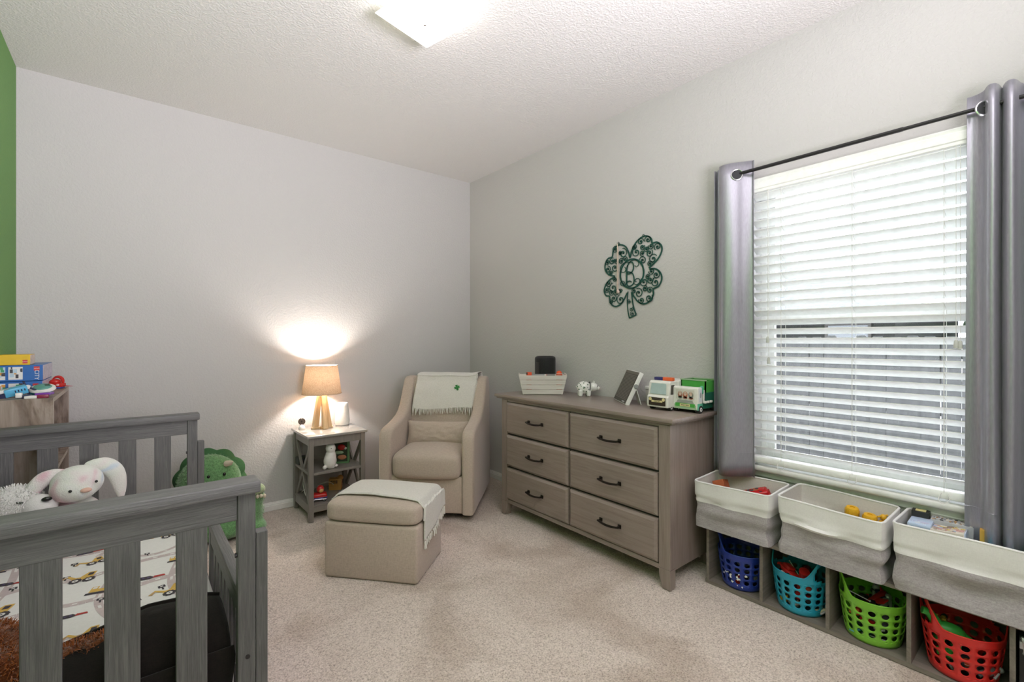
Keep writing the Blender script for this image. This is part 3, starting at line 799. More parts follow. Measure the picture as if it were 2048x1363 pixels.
for pts, sps in leaves:
    mb = MB(); bar(mb, spline([(*C2(*p), 0) for p in pts], 6), .0095)
    for (x, y, r, a, hnd) in sps:
        c = C2(x, y); spiral(mb, c, r/7.57*.0039, R(a), 1.35, hnd, .0074)
    mb.build('clover_leaf', m_teal, clv)
rg = MB(); bar(rg, [(.091*math.cos(q*PI/24)+.001, .094*math.sin(q*PI/24)) for q in range(48)], .011, True)
rg.build('ring', m_teal, clv)
lt = MB()
def stroke(p, w): bar(lt, spline([(*C2(*q), 0) for q in p], 6), w)
stroke([(445, 500), (432, 560), (430, 680), (428, 760), (412, 800)], .010)
stroke([(400, 520), (418, 560), (395, 600), (355, 595), (332, 550), (345, 490), (400, 452), (450, 455), (475, 470)], .0045)
stroke([(440, 520), (460, 475), (490, 455), (525, 480), (535, 540), (520, 600), (480, 635), (450, 635), (440, 615), (460, 605), (490, 618)], .008)
stroke([(490, 618), (525, 650), (542, 720), (535, 790), (500, 825), (460, 830), (435, 800), (440, 765), (475, 752), (505, 770)], .008)
stroke([(470, 470), (510, 438), (570, 440), (608, 480), (605, 525), (575, 540), (555, 520)], .0045)
stroke([(412, 800), (380, 815), (345, 800), (335, 760), (360, 738), (390, 750), (392, 785), (372, 792)], .0045)
stroke([(535, 790), (570, 818), (612, 800), (628, 755), (605, 725), (570, 730), (558, 760), (580, 775)], .0045)
lt.build('letter_b', m_teal, clv)
st = MB()
bar(st, spline([(*C2(*p), 0) for p in [(450, 910), (442, 1000), (440, 1100), (450, 1220), (472, 1330)]], 6), .007)
bar(st, spline([(*C2(*p), 0) for p in [(505, 925), (512, 1010), (525, 1110), (545, 1200), (575, 1278)]], 6), .009)
bar(st, [C2(470, 1328), C2(575, 1280)], .008)
for (x, y, r, a, hd) in ((470, 1070, 30, 90, 1), (500, 1190, 32, 60, -1), (515, 1265, 34, 120, 1)): spiral(st, C2(x, y), r/7.57*.0032, R(a), 1.2, hd, .005)
st.build('stem', m_teal, clv)
for c in (C2(682, 82), C2(312, 142)):
    lp = MB(); bar(lp, [(c[0]+.006*math.cos(q*PI/8), c[1]+.006*math.sin(q*PI/8)) for q in range(16)], .003, True); lp.build('hanging_loop', m_teal, clv)
m_pale = plain('pale_wood', (.52, .42, .34), .6)
wnd = thing('wooden_wand', 'thin pale wand hanging in front of the clover leaf beside the letter', 'wand', (XR-.016, 1.942, 1.72))
MB().tube([(XR-.016, 1.944, 1.875), (XR-.016, 1.944, 1.57)], .0032, 8).tube([(XR-.017, 1.936, 1.85), (XR-.017, 1.936, 1.57)], .0018, 6).build('stick', m_pale, wnd, True)
MB().tube([(XR-.018, 1.943, 1.568), (XR-.017, 1.935, 1.553)], [.007, .010]).ell((XR-.017, 1.938, 1.552), (.009, .012, .009), 10, 8).build('tip', plain('pinkish_knob', (.62, .48, .43), .5), wnd, True)
MB().tube([(XR-.012, 1.944, 1.872), (XR-.012, 1.940, 1.888), (XR-.004, 1.938, 1.882)], .002, 6).build('hook', m_dark, wnd, True)

# ------------------------------------------------------------------ things on the dresser
DT = .850
m_white = plain('white_gloss_plastic', (.76, .75, .73), .3)
m_wash = wood('whitewashed_slats', (.56, .52, .48), (.66, .62, .58), (.72, .69, .65), 'X', 1, .7, .15)
m_orange = plain('orange_plastic', (.72, .085, .02), .4)
m_red = plain('red_plastic', (.50, .018, .015), .3)
m_yellow = plain('yellow_plastic', (.72, .40, .02), .4)
m_blue = plain('blue_plastic', (.02, .06, .35), .35)
m_navy = plain('navy_plastic', (.018, .022, .07), .4)
m_blackr = plain('black_rubber', (.015, .015, .016), .6)
m_grey = plain('grey_plastic', (.30, .30, .31), .4)
m_green = plain('green_plastic', (.03, .32, .05), .35)
m_silver = plain('silver_plastic', (.50, .50, .52), .3, .6)
m_purple = plain('purple_plastic', (.20, .05, .38), .3)
cr_ = thing('slatted_crate', 'whitewashed flared slat crate in front of the black cylinder', 'crate', (2.260, 2.420, DT), R(-39))
def trapz(mb, z0, z1, k0, k1, side):
    pass
for i in range(4):
    z0 = .004+i*.034; z1 = z0+.0315
    def hw(z): return .140+.030*z/.14
    def hd(z): return .042+.020*z/.14
    for s in (-1, 1):
        mb = MB(); t = .006
        y0, y1 = s*hd(z0), s*hd(z1)
        mb.add([(-hw(z0), y0, z0), (hw(z0), y0, z0), (hw(z1), y1, z1), (-hw(z1), y1, z1), (-hw(z0), y0-s*t, z0), (hw(z0), y0-s*t, z0), (hw(z1), y1-s*t, z1), (-hw(z1), y1-s*t, z1)],
               [(0, 1, 2, 3), (7, 6, 5, 4), (0, 4, 5, 1), (1, 5, 6, 2), (2, 6, 7, 3), (3, 7, 4, 0)] if s < 0 else [(3, 2, 1, 0), (4, 5, 6, 7), (1, 5, 4, 0), (2, 6, 5, 1), (3, 7, 6, 2), (0, 4, 7, 3)])
        mb.build('slat', m_wash, cr_, bevel=.001)
for s in (-1, 1):
    mb = MB(); x0, x1 = s*.139, s*.168
    mb.add([(x0, -.040, 0), (x0, .040, 0), (x1, .058, .146), (x1, -.058, .146), (x0-s*.007, -.040, 0), (x0-s*.007, .040, 0), (x1-s*.007, .058, .146), (x1-s*.007, -.058, .146)],
           [(0, 1, 2, 3), (7, 6, 5, 4), (0, 4, 5, 1), (1, 5, 6, 2), (2, 6, 7, 3), (3, 7, 4, 0)])
    mb.build('end_panel', m_wash, cr_, bevel=.001)
MB().box(-.136, .136, -.038, .038, .002, .008).build('crate_base', m_wash, cr_)
CM = ROOTM[cr_.name]
def in_crate(x, y, z): return tuple(CM @ Vector((x, y, z)))
b_ = thing('toy_block', 'small orange toy block poking above the crate near its thin end', 'toy', in_crate(-.095, 0, .008), R(-20))
MB().rbox(-.016, .016, -.016, .016, 0, .148, .003).build('block_body', m_orange, b_)
MB().rbox(-.0165, -.006, -.012, .012, .13, .146, .002).build('block_mark', m_blackr, b_)
b_ = thing('toy_dome', 'orange rounded toy showing above the crate corner near the piggy bank', 'toy', in_crate(.120, .002, .008), 0)
MB().lathe([(.020, 0), (.022, .13), (.020, .145), (.012, .156), (0, .159)], 16).build('dome', m_orange, b_)
MB().tube([(.0225*math.cos(q*PI/12), .0225*math.sin(q*PI/12), .137) for q in range(24)], .0018, 5, True).build('rim', m_white, b_)
b_ = thing('toy_tube', 'dark toy tube lying low in the whitewashed crate', 'toy', in_crate(.06, 0, .125), R(-39))
MB().tube([(-.03, 0, 0), (.03, .004, 0)], .014, 12).build('tube_body', m_blackr, b_)
MB().tube([(-.034, 0, 0), (-.030, 0, 0)], .0145, 12).build('tube_end', m_red, b_)
b_ = thing('toy_bar', 'grey toy rail lying in the whitewashed crate', 'toy', in_crate(-.03, 0, .120), R(-42))
MB().rbox(-.045, .045, -.010, .010, 0, .022, .003).build('rail', m_grey, b_)

spk = thing('speaker', 'black cylindrical speaker standing behind the whitewashed crate', 'speaker', (2.392, 2.530, DT))
MB().lathe([(.074, 0), (.0775, .004), (.0775, .215), (.0775, .245), (.0745, .256), (.066, .262), (.0, .263)], 40).build('fabric_body', fabric('black_mesh', (.022, .022, .024), (.010, .010, .011), 600, .6, .3, .1), spk)
MB().lathe([(.058, .2625), (.060, .2645), (0, .265)], 32).build('touch_ring', m_black, spk)
MB().rbox(-.079, -.070, -.02, .02, .02, .22, .003).build('seam', m_black, spk)

def remesh(o, vox, smooth=3):
    d = o.modifiers.new('weld', 'REMESH'); d.mode = 'VOXEL'; d.voxel_size = vox; d.use_smooth_shade = True
    if smooth:
        e = o.modifiers.new('soften', 'SMOOTH'); e.factor = .5; e.iterations = smooth
    return o
m_cer = plain('white_ceramic', (.78, .775, .75), .15, coat=.4)
m_dkgreen = plain('dark_green_glaze', (.015, .09, .03), .4)
pig = thing('piggy_bank', 'white ceramic piggy bank printed with green clovers', 'piggy bank', (2.414, 2.150, DT), R(-39))
mb = MB(); mb.ell((-.012, 0, .058), (.050, .043, .045), 20, 14); mb.ell((.052, -.004, .062), (.034, .032, .031), 18, 12)
mb.tube([(.075, -.004, .056), (.094, -.006, .052)], [.016, .013], 14)
for x in (-.038, .018):
    for y in (-.024, .024): mb.tube([(x, y, .04), (x, y, .001)], [.017, .014], 12)
mb.tube([(-.06, 0, .06), (-.068, .004, .066), (-.07, -.004, .07)], [.004, .0035, .003], 8)
remesh(mb.build('body', m_cer, pig), .0035, 3)
for s in (-1, 1):
    MB().add([(.046, s*.012, .088), (.060, s*.026, .086), (.060, s*.020, .107), (.052, s*.014, .088)], [(0, 1, 2), (0, 2, 3), (1, 3, 2), (0, 3, 1)]).build('ear', m_cer, pig)
    MB().ell((.078, s*.020-.003, .070), .0035, 8, 6).build('eye', m_blackr, pig)
MB().ell((.097, -.006, .052), (.004, .010, .009), 12, 8).build('snout', plain('pale_pink_glaze', (.70, .58, .55), .3), pig)
cpts = [(.026+.003*math.sin(q*PI/12), .0355*math.cos(q*PI/12), .060+.0365*math.sin(q*PI/12)) for q in range(24)]
MB().tube(cpts, .0035, 6, True).build('collar', plain('grey_ribbon', (.11, .115, .11), .7), pig)
cv = MB()
for (a, el, s) in ((-95, 5, .011), (-60, 30, .006), (-130, 28, .006), (-100, 48, .006), (-140, -12, .007), (-55, -14, .005), (-98, -26, .005), (-75, -30, .005), (-160, 10, .006), (-80, 62, .005), (-118, 16, .004), (-68, 8, .004), (-150, 40, .005)):
    a, el = R(a), R(el)
    n = Vector((math.cos(el)*math.cos(a), math.cos(el)*math.sin(a), math.sin(el)))
    p = Vector((-.012+.0515*n.x, .0445*n.y, .058+.0465*n.z))
    M = Matrix.Translation(p) @ n.to_track_quat('Z', 'Y').to_matrix().to_4x4()
    for k in range(3): cv.prism(leaf_poly(R(120*k+20), s*.8, (0, 0)), -.003, .0008, M)
cv.build('clover_print', m_dkgreen, pig)

# dark louvred panel, leaning on a hinged stand
pn = thing('louvred_panel', 'dark louvred panel in a white frame tilted on a stand', 'panel', (2.337, 1.8075, DT+.004), (0, 0, math.atan2(1.916-1.699, 2.421-2.253)))
# local x runs along the foot edge (away from the viewer), -y is towards the viewer's right
LM = Matrix.Rotation(R(25), 4, 'X')
PW, PHt = .137, .212
m_darkbr = plain('dark_brown_grille', (.060, .050, .042), .45)
MB().rbox(-PW, PW, -.026, -.001, 0, PHt, .003, 2, LM).build('case', m_white, pn)
MB().box(-PW+.005, PW-.005, -.003, .0015, .005, PHt-.004, LM).build('front_panel', m_darkbr, pn)
m_lou = plain('louvre_grey_brown', (.19, .165, .14), .4)
for k in range(19):
    z = .026+k*.0085
    MB().box(-PW+.012, PW-.012, .001, .005, z, z+.0042, LM).build('louvre', m_lou, pn)
MB().box(-PW+.006, PW-.006, .0012, .0028, PHt-.022, PHt-.005, LM).build('top_band', plain('grey_brown_band', (.17, .15, .13), .5), pn)
MB().tube([(-PW+.001, -.014, .125), (-PW-.008, -.014, .125)], .013, 14, m=LM).build('dial', m_grey, pn)
MB().rbox(-PW+.030, -PW+.085, .001, .003, .009, .018, .001, 1, LM).build('badge', m_silver, pn)
MB().add([(-PW+.02, -.105, -.004), (-PW+.075, -.105, -.004), (-PW+.075, -.0785, .085), (-PW+.02, -.0785, .085), (-PW+.02, -.101, -.004), (-PW+.075, -.101, -.004), (-PW+.075, -.0735, .085), (-PW+.02, -.0735, .085)],
         [(0, 1, 2, 3), (7, 6, 5, 4), (0, 4, 5, 1), (1, 5, 6, 2), (2, 6, 7, 3), (3, 7, 4, 0)]).build('stand', m_white, pn)

# toy trucks: front faces -x (into the room)
def wheel(parent, x, y, z, r, w, hub=m_white, s=1):
    o = MB().tube([(x, y-w/2, z), (x, y+w/2, z)], r, 18).build('wheel', m_blackr, parent)
    MB().tube([(x, y-w/2-.001, z), (x, y+w/2+.001, z)], r*.55, 14).build('hub', hub, o)
    MB().tube([(x, y-w/2-.002, z), (x, y+w/2+.002, z)], r*.22, 10).build('hub_cap', m_blackr, o)
m_pane = plain('pale_blue_window', (.42, .52, .53), .15)
m_plate = plain('cream_plate', (.72, .62, .33), .5)
m_ivory = plain('ivory_plastic', (.74, .725, .68), .35)
wt = thing('toy_truck', 'ivory toy patrol truck with a blue and orange light bar', 'toy truck', (2.345, 1.470, DT))
h = .066
def yz_panel(x, pts, t): return [(x, a, b) for a, b in pts]
cab = MB()
# cab outline seen from the side (x, z), extruded along y
def side_prism(mb, poly, y0, y1):
    n = len(poly); vs = [(x, y0, z) for x, z in poly]+[(x, y1, z) for x, z in poly]
    mb.add(vs, [tuple(range(n)), tuple(range(2*n-1, n-1, -1))]+[(i, n+i, n+(i+1) % n, (i+1) % n) for i in range(n)]); return mb
side_prism(cab, [(-.110, .016), (-.110, .074), (-.100, .082), (-.090, .150), (-.078, .160), (-.012, .160), (-.008, .016)], -h, h)
cab.build('cab', m_ivory, wt, bevel=.006, seg=3)
MB().rbox(-.006, .145, -h, h, .02, .160, .006, 3).build('cargo_body', m_ivory, wt)
ws = MB(); ws.add([(-.1008, -.050, .088), (-.1008, .050, .088), (-.0925, .045, .146), (-.0925, -.045, .146)], [(0, 3, 2, 1)]); ws.build('windscreen', m_pane, wt, solid=.002, off=1)
MB().box(-.1125, -.108, -.052, .052, .026, .070).build('grille', plain('dark_brown_print', (.035, .022, .015), .5), wt)
for s in (-1, 1):
    MB().tube([(-.1145, s*.041, .060), (-.111, s*.041, .060)], .009, 12).build('headlight', m_plate, wt)
    MB().add([(-.085, s*(h+.0006), .088), (-.045, s*(h+.0006), .088), (-.045, s*(h+.0006), .140), (-.078, s*(h+.0006), .140)], [(0, 1, 2, 3)]).build('side_window', m_darkbr, wt)
MB().box(-.1135, -.112, -.034, .034, .044, .055).build('plate', m_plate, wt)
text('plate_lettering', 'RESCUE', .0105, m_blackr, wt, TR(-.1137, 0, .0495, R(90), 0, R(-90)))
MB().box(-.1128, -.111, -.038, .038, .060, .067).build('vent', m_darkbr, wt)
MB().rbox(-.055, -.028, .002, .056, .160, .178, .003).build('blue_lamp', plain('dark_blue_lamp', (.03, .03, .14), .3), wt)
MB().rbox(-.055, -.028, -.058, .002, .160, .179, .003).build('orange_lamp', plain('orange_lamp', (.75, .13, .04), .3), wt)
for x in (-.07, .085):
    for s in (-1, 1): wheel(wt, x, s*(h-.012), .018, .018, .02)

gt = thing('toy_garbage_truck', 'green and white toy garbage truck next to the curtain', 'toy truck', (2.395, 1.332, DT))
h = .072
m_lgreen = plain('pale_green_plastic', (.33, .47, .30), .4)
m_mint = plain('mint_plastic', (.10, .42, .27), .35)
m_tealg = plain('deep_green_plastic', (.01, .12, .075), .4)
m_bgreen = plain('bright_green_plastic', (.07, .36, .06), .35)
c_ = MB(); side_prism(c_, [(-.108, .016), (-.110, .030), (-.110, .128), (-.104, .136), (-.066, .136), (-.062, .016)], -h, h)
c_.build('cab', m_ivory, gt, bevel=.005, seg=3)
MB().box(-.1125, -.1085, -h+.010, h-.010, .018, .042).build('bumper', m_lgreen, gt)
ws = MB().box(-.1122, -.1092, -.052, .052, .070, .122).build('windscreen', plain('pale_grey_print', (.60, .58, .52), .3), gt)
# people drawn on the windscreen as flat coloured shapes
pr = MB()
def disc(mb, y, z, ry, rz, k, x=-.1126): mb.mat(k).add([(x, y+ry*math.cos(q*PI/7), z+rz*math.sin(q*PI/7)) for q in range(14)], [tuple(range(13, -1, -1))])
for (y, c) in ((.028, 0), (-.002, 1), (-.034, 2)):
    disc(pr, y, .094, .014, .018, c); disc(pr, y, .100, .009, .011, 3, -.1128); disc(pr, y-.003, .102, .0015, .002, 4, -.1130); disc(pr, y+.004, .102, .0015, .002, 4, -.1130)
    disc(pr, y, .078, .013, .007, 2 if c == 0 else 0)
pr.build('printed_figures', [plain('print_brown', (.28, .12, .08), .6), plain('print_red', (.42, .14, .08), .6), plain('print_grey', (.2, .22, .19), .6), plain('print_skin', (.62, .45, .36), .6), m_blackr], gt)
for k in range(4): MB().box(-.1122, -.1098, -.050+.002*k, .050-.002*k, .0505+k*.0045, .0520+k*.0045).build('vent_line', m_grey, gt)
MB().box(-.1128, -.1090, -.056, .056, .030, .048).build('grille', m_bgreen, gt)
MB().box(-.1136, -.1120, -.029, .029, .032, .046).build('plate', m_plate, gt)
text('plate_lettering', 'WE CAN', .0115, m_blackr, gt, TR(-.1138, 0, .0388, R(90), 0, R(-90)))
dr = MB().box(-.098, -.070, -h-.0008, -h+.002, .062, .124).build('door_decal', plain('pale_blue_decal', (.62, .66, .68), .4), gt)
MB().add([(-.084+.008*math.cos(q*PI/6), -h-.0014, .095+.015*math.sin(q*PI/6)) for q in range(12)], [tuple(range(12))]).build('decal_figure', m_grey, gt)
MB().rbox(-.068, -.050, -h-.001, -h+.014, .10, .142, .004).build('mirror', m_mint, gt)
MB().box(-.064, .098, -h+.004, h-.004, .020, .046).build('chassis', m_tealg, gt)
MB().rbox(-.110, -.062, -h-.002, -h+.004, .016, .052, .003).build('fender', m_mint, gt)
bd = MB()   # open-topped container
bx0, bx1, z0, z1 = -.030, .100, .048, .166
for (a, b, c, d) in ((bx0, bx0+.006, -h, h), (bx1-.006, bx1, -h, h), (bx0, bx1, -h, -h+.006), (bx0, bx1, h-.006, h)): bd.box(a, b, c, d, z0, z1)
bd.box(bx0, bx1, -h, h, z0, z0+.006)
bd.build('container', m_bgreen, gt)
MB().box(bx0-.002, bx1+.002, -h-.003, -h+.001, z0, .105).build('container_side', m_tealg, gt)
for (a, b, c, d) in ((bx0-.003, bx0+.008, -h-.003, h+.003), (bx1-.008, bx1+.003, -h-.003, h+.003), (bx0, bx1, h-.006, h+.003)): MB().box(a, b, c, d, z1, z1+.006).build('rim', m_lgreen, gt)
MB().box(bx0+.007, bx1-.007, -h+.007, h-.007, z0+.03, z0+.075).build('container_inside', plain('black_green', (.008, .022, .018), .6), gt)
MB().rbox(-.046, -.034, -h+.002, -h+.014, .05, .120, .003).build('lift_arm', m_white, gt)
for k in range(3): MB().rbox(-.055+.03*k, -.034+.03*k, -h-.012, -h+.004, .050, .062, .003).build('lift_claw', m_ivory, gt)
for x in (-.085, .070):
    for s in (-1, 1): wheel(gt, x, s*(h-.008), .020, .020, .024)
gb = thing('storage_tub', 'small frosted grey tub with a white lid behind the ivory truck', 'tub', (2.445, 1.635, DT))
MB().rbox(-.035, .035, -.032, .032, 0, .088, .006).build('tub_body', plain('frosted_grey', (.42, .40, .38), .4), gb)
MB().rbox(-.038, .038, -.035, .035, .088, .106, .005).build('lid', m_white, gb)
# ------------------------------------------------------------------ things on the side table
cm = thing('baby_monitor_camera', 'small round brown-faced camera on a white base beside the lamp', 'camera', (.958, 3.592, TZ), R(-20))
MB().lathe([(.022, 0), (.024, .006), (.020, .020), (.012, .030), (.006, .036)], 20).build('base', m_white, cm)
MB().tube([(0, -.004, .056), (0, .010, .056)], [.0255, .024], 24).build('head', m_white, cm)
MB().tube([(0, -.007, .056), (0, -.003, .056)], .0245, 24).build('face', plain('dull_brown_face', (.10, .078, .068), .5), cm)
MB().tube([(0, -.009, .056), (0, -.006, .056)], .006, 14).build('lens', m_blackr, cm)
MB().ell((0, -.008, .076), .003, 8, 6).build('status_light', m_white, cm)
df = thing('scent_diffuser', 'smooth white tapered diffuser behind the gold lamp', 'diffuser', (1.246, 3.575, TZ), 0)
MB().lathe([(.046, 0), (.050, .003), (.0535, .02), (.054, .045), (.049, .10), (.043, .145), (.0415, .166), (.038, .170), (0, .171)], 36).build('body', m_white, df)
MB().lathe([(.049, -.001), (.0505, .002), (.0505, .005), (.049, .006)], 36).build('base_ring', m_grey, df)

SZ = .330
m_rab = plain('white_matte_ceramic', (.74, .72, .69), .4)
rb = thing('rabbit_figurine', 'white sitting rabbit figurine on the upper shelf of the end table', 'figurine', (1.080, 3.345, SZ), R(20))
mb = MB(); mb.ell((0, 0, .055), (.046, .040, .058), 18, 12); mb.ell((.004, 0, .085), (.038, .036, .05), 16, 10); mb.ell((.002, -.004, .143), (.034, .033, .037), 18, 12)
mb.ell((.012, -.006, .138), (.026, .026, .026), 12, 8)
for s in (-1, 1): mb.ell((.004*s+.012, s*.006-.010, .012), (.02, .016, .012), 10, 8)
mb.ell((-.045, .0, .016), .015, 10, 8); mb.ell((.038, -.012, .014), (.018, .014, .012), 10, 8)
for s in (-1, 1): mb.tube([(-.006+s*.010, .006, .170), (-.016+s*.014, .012, .190), (-.020+s*.016, .014, .205)], [.008, .010, .005], 10)
remesh(mb.build('body', m_rab, rb), .004, 4)
MB().ell((.026, -.0235, .148), .0036, 8, 6).ell((-.016, -.033, .147), .003, 8, 6).build('eyes', m_blackr, rb)
MB().ell((.020, -.033, .138), (.003, .003, .002), 8, 6).build('nose', plain('pinkish', (.55, .32, .28), .5), rb)
MB().tube([(.030, -.026, .086), (.038, -.016, .090)], .0012, 5).tube([(.031, -.026, .080), (.039, -.016, .083)], .0012, 5).build('whisker_marks', m_grey, rb)
bx = thing('picture_box', 'green framed box picture with red and orange shapes on the shelf', 'picture', (1.190, 3.455, SZ), R(-32))
frame_ = MB(); gm = plain('leaf_green_frame', (.10, .22, .09), .5)
for (a, b, c, d) in ((-.064, -.054, 0, .172), (.054, .064, 0, .172), (-.064, .064, 0, .010), (-.064, .064, .162, .172)): frame_.box(a, b, -.02, .016, c, d)
frame_.build('frame', gm, bx, bevel=.001)
MB().box(-.055, .055, -.008, .012, .008, .164).build('backing', plain('dark_green_back', (.03, .045, .02), .6), bx)
MB().ell((.010, -.012, .115), (.028, .010, .022), 14, 10).build('red_shape', m_red, bx)
MB().ell((.038, -.012, .108), (.010, .006, .010), 10, 8).build('white_shape', m_white, bx)
MB().ell((-.010, -.012, .077), (.036, .006, .013), 12, 8).build('pale_green_shape', plain('sage', (.28, .40, .24), .6), bx)
MB().ell((.014, -.012, .042), (.032, .008, .018), 14, 10).build('orange_shape', plain('clay_orange', (.45, .17, .08), .6), bx)
for k, (x, s) in enumerate(((-.030, .013), (-.008, .010), (.018, .012))): MB().ell((x, -.002, .178+.002*k), (s, .008, .007), 10, 8).build('blossom', plain('blush', (.72, .58, .52), .6), bx)
bk_ = thing('small_speaker', 'small dark green box at the back of the upper table shelf', 'box', (.975, 3.60, SZ), R(12))
MB().rbox(-.05, .05, -.03, .03, 0, .055, .006).build('box_body', plain('very_dark_green', (.012, .022, .012), .4), bk_)
MB().box(-.042, .042, -.031, -.029, .008, .046).build('front_grille', m_blackr, bk_)
rt = thing('toy_car', 'shiny red toy car with a yellow-faced driver on the bottom table shelf', 'toy', (1.010, 3.375, .112), R(-15))
MB().rbox(-.055, .055, -.032, .032, .012, .052, .012, 3).build('car_body', m_red, rt)
MB().rbox(-.050, .056, -.034, .034, .018, .030, .004).build('side_stripe', plain('dark_blue_trim', (.06, .05, .22), .3), rt)
mb = MB(); mb.ell((.012, 0, .078), (.025, .024, .027), 16, 10); mb.build('driver_head', m_red, rt)
MB().ell((.016, -.014, .072), (.017, .013, .016), 12, 8).build('driver_face', plain('mustard', (.60, .36, .12), .5), rt)
for x in (-.036, .036):
    for s in (-1, 1): wheel(rt, x, s*.030, .014, .014, .012, m_silver)
MB().tube([(-.05, -.034, .018), (.05, -.035, .016)], .003, 6).build('sill_trim', m_silver, rt)
ot = thing('toy_building', 'orange toy block with a grid of dark holes on the bottom table shelf', 'toy', (1.185, 3.545, .112), R(-30))
MB().rbox(-.045, .045, -.025, .025, 0, .085, .004).build('block_body', plain('amber_plastic', (.40, .21, .05), .5), ot)
for i in range(4):
    for j in range(2): MB().rbox(-.030+i*.013, -.021+i*.013, -.0262, -.0245, .050+j*.013, .059+j*.013, .001, 1).build('window_hole', m_blackr, ot)
MB().ell((.035, -.004, .088), (.022, .020, .020), 12, 8).build('top_knob', plain('amber_plastic_dull', (.45, .22, .05), .5), ot)
gtoy = thing('toy_ring', 'grey looped toy lying beside the orange block on the bottom shelf', 'toy', (1.20, 3.42, .112), 0)
MB().tube([(.032*math.cos(q*PI/10), .018*math.sin(q*PI/10), .008+.004*math.sin(q)) for q in range(20)], .006, 8, True).build('loop', m_grey, gtoy)
MB().ell((.0, .02, .012), .011, 10, 8).build('bead', m_silver, gtoy)
cab_ = thing('power_cable', 'thin pale cable looping inside the end table below the shelf', 'cable', (1.0, 3.6, .112))
MB().tube(spline([(.99, 3.685, .50), (.985, 3.686, .38), (.985, 3.686, .28), (1.03, 3.64, .20), (1.0, 3.56, .125), (1.05, 3.52, .17), (1.10, 3.50, .195), (1.16, 3.52, .16), (1.15, 3.60, .118)], 8), .0025, 6).build('wire', plain('cable_grey', (.42, .40, .37), .5), cab_, True)
cab_ = thing('power_cable', 'white cable coiled behind the crossed bars at the table end', 'cable', (.95, 3.5, .112))
MB().tube(spline([(.985, 3.66, .29), (.960, 3.60, .24), (.955, 3.50, .14), (.965, 3.44, .12), (.97, 3.47, .17), (.96, 3.55, .15), (.965, 3.62, .118)], 8), .0028, 6).build('wire', m_cord, cab_, True)
MB().rbox(.953, .975, 3.44, 3.475, .112, .150, .004).build('plug', m_black, cab_, True)
MB().rbox(.952, .968, 3.515, 3.545, .20, .27, .004).build('adapter', m_grey, cab_, True)

# ------------------------------------------------------------------ crib
def crib_wood(axis): return wood('brushed_grey_wood_'+axis.lower(), (.075, .074, .075), (.110, .107, .109), (.155, .150, .148), axis, 2.8, .45, .5)
cw_z, cw_x, cw_y = crib_wood('Z'), crib_wood('X'), crib_wood('Y')
CX0, CX1 = -.488, .243
crib = thing('crib', 'brushed grey wooden crib with slatted ends and an open front', 'crib', (-.12, 2.0, 0))
def end_panel(yf, s):
    # yf: face towards the viewer; panel extends to larger y
    y0, y1 = yf, yf+.030
    for x in (CX0, CX1-.040): MB().box(x, x+.040, y0, y1, 0, .860).build('post', cw_z, crib, True, bevel=.0025)
    MB().rbox(CX0-.003, CX1+.008, y0-.020, y1+.022, .855, .885, .004, 2).build('top_cap', cw_x, crib, True)
    MB().box(CX0+.040, CX1-.040, y0+.005, y1-.004, .788, .857).build('upper_rail', cw_x, crib, True, bevel=.002)
    MB().box(CX0+.040, CX1-.040, y0+.003, y1-.003, .16, .25).build('lower_rail', cw_x, crib, True, bevel=.002)
    x = CX1-.103-.0615
    xs = [.079, -.047, -.174, -.301, -.428]
    for x in xs: MB().box(x, x+.0615, y0+.006, y1-.008, .245, .792).build('slat', cw_z, crib, True, bevel=.002)
    MB().tube([(CX1-.018, y0-.0015, .442), (CX1-.018, y0+.004, .442)], .0055, 12).build('bolt_hole', m_dark, crib, True)
    MB().box(CX1+.001, CX1+.028, y0+.002, y1+.004, .02, .748).build('side_stile', cw_z, crib, True, bevel=.002)
    MB().tube([(CX1-.045, y0+.01, .70), (CX1-.038, y0+.01, .70)], .006, 8).build('bolt', m_dark, crib, True)
end_panel(1.325, 0); end_panel(2.685, 1)
# guard rail on the open front
MB().rbox(.212, .242, 1.357, 1.995, .560, .585, .003).build('guard_rail_cap', cw_y, crib, True)
MB().box(.216, .238, 1.357, 1.990, .515, .562).build('guard_rail', cw_y, crib, True)
MB().box(.214, .240, 1.955, 1.993, .20, .562).build('guard_stile', cw_z, crib, True, bevel=.002)
for k in range(8): MB().box(.220, .234, 1.405+k*.068, 1.443+k*.068, .24, .520).build('guard_slat', cw_z, crib, True)
MB().box(.212, .240, 1.355, 2.685, .20, .28).build('side_rail', cw_y, crib, True)
MB().box(CX0+.002, CX0+.024, 1.355, 2.685, .20, .28).build('side_rail', cw_y, crib, True)
MB().box(CX0+.002, CX0+.024, 1.355, 2.685, .80, .86).build('rear_rail', cw_y, crib, True)
for k in range(9): MB().box(CX0+.006, CX0+.020, 1.42+k*.135, 1.475+k*.135, .27, .81).build('rear_slat', cw_z, crib, True)
MB().box(CX0+.024, .212, 1.357, 2.683, .24, .262).build('mattress_board', cw_y, crib, True)

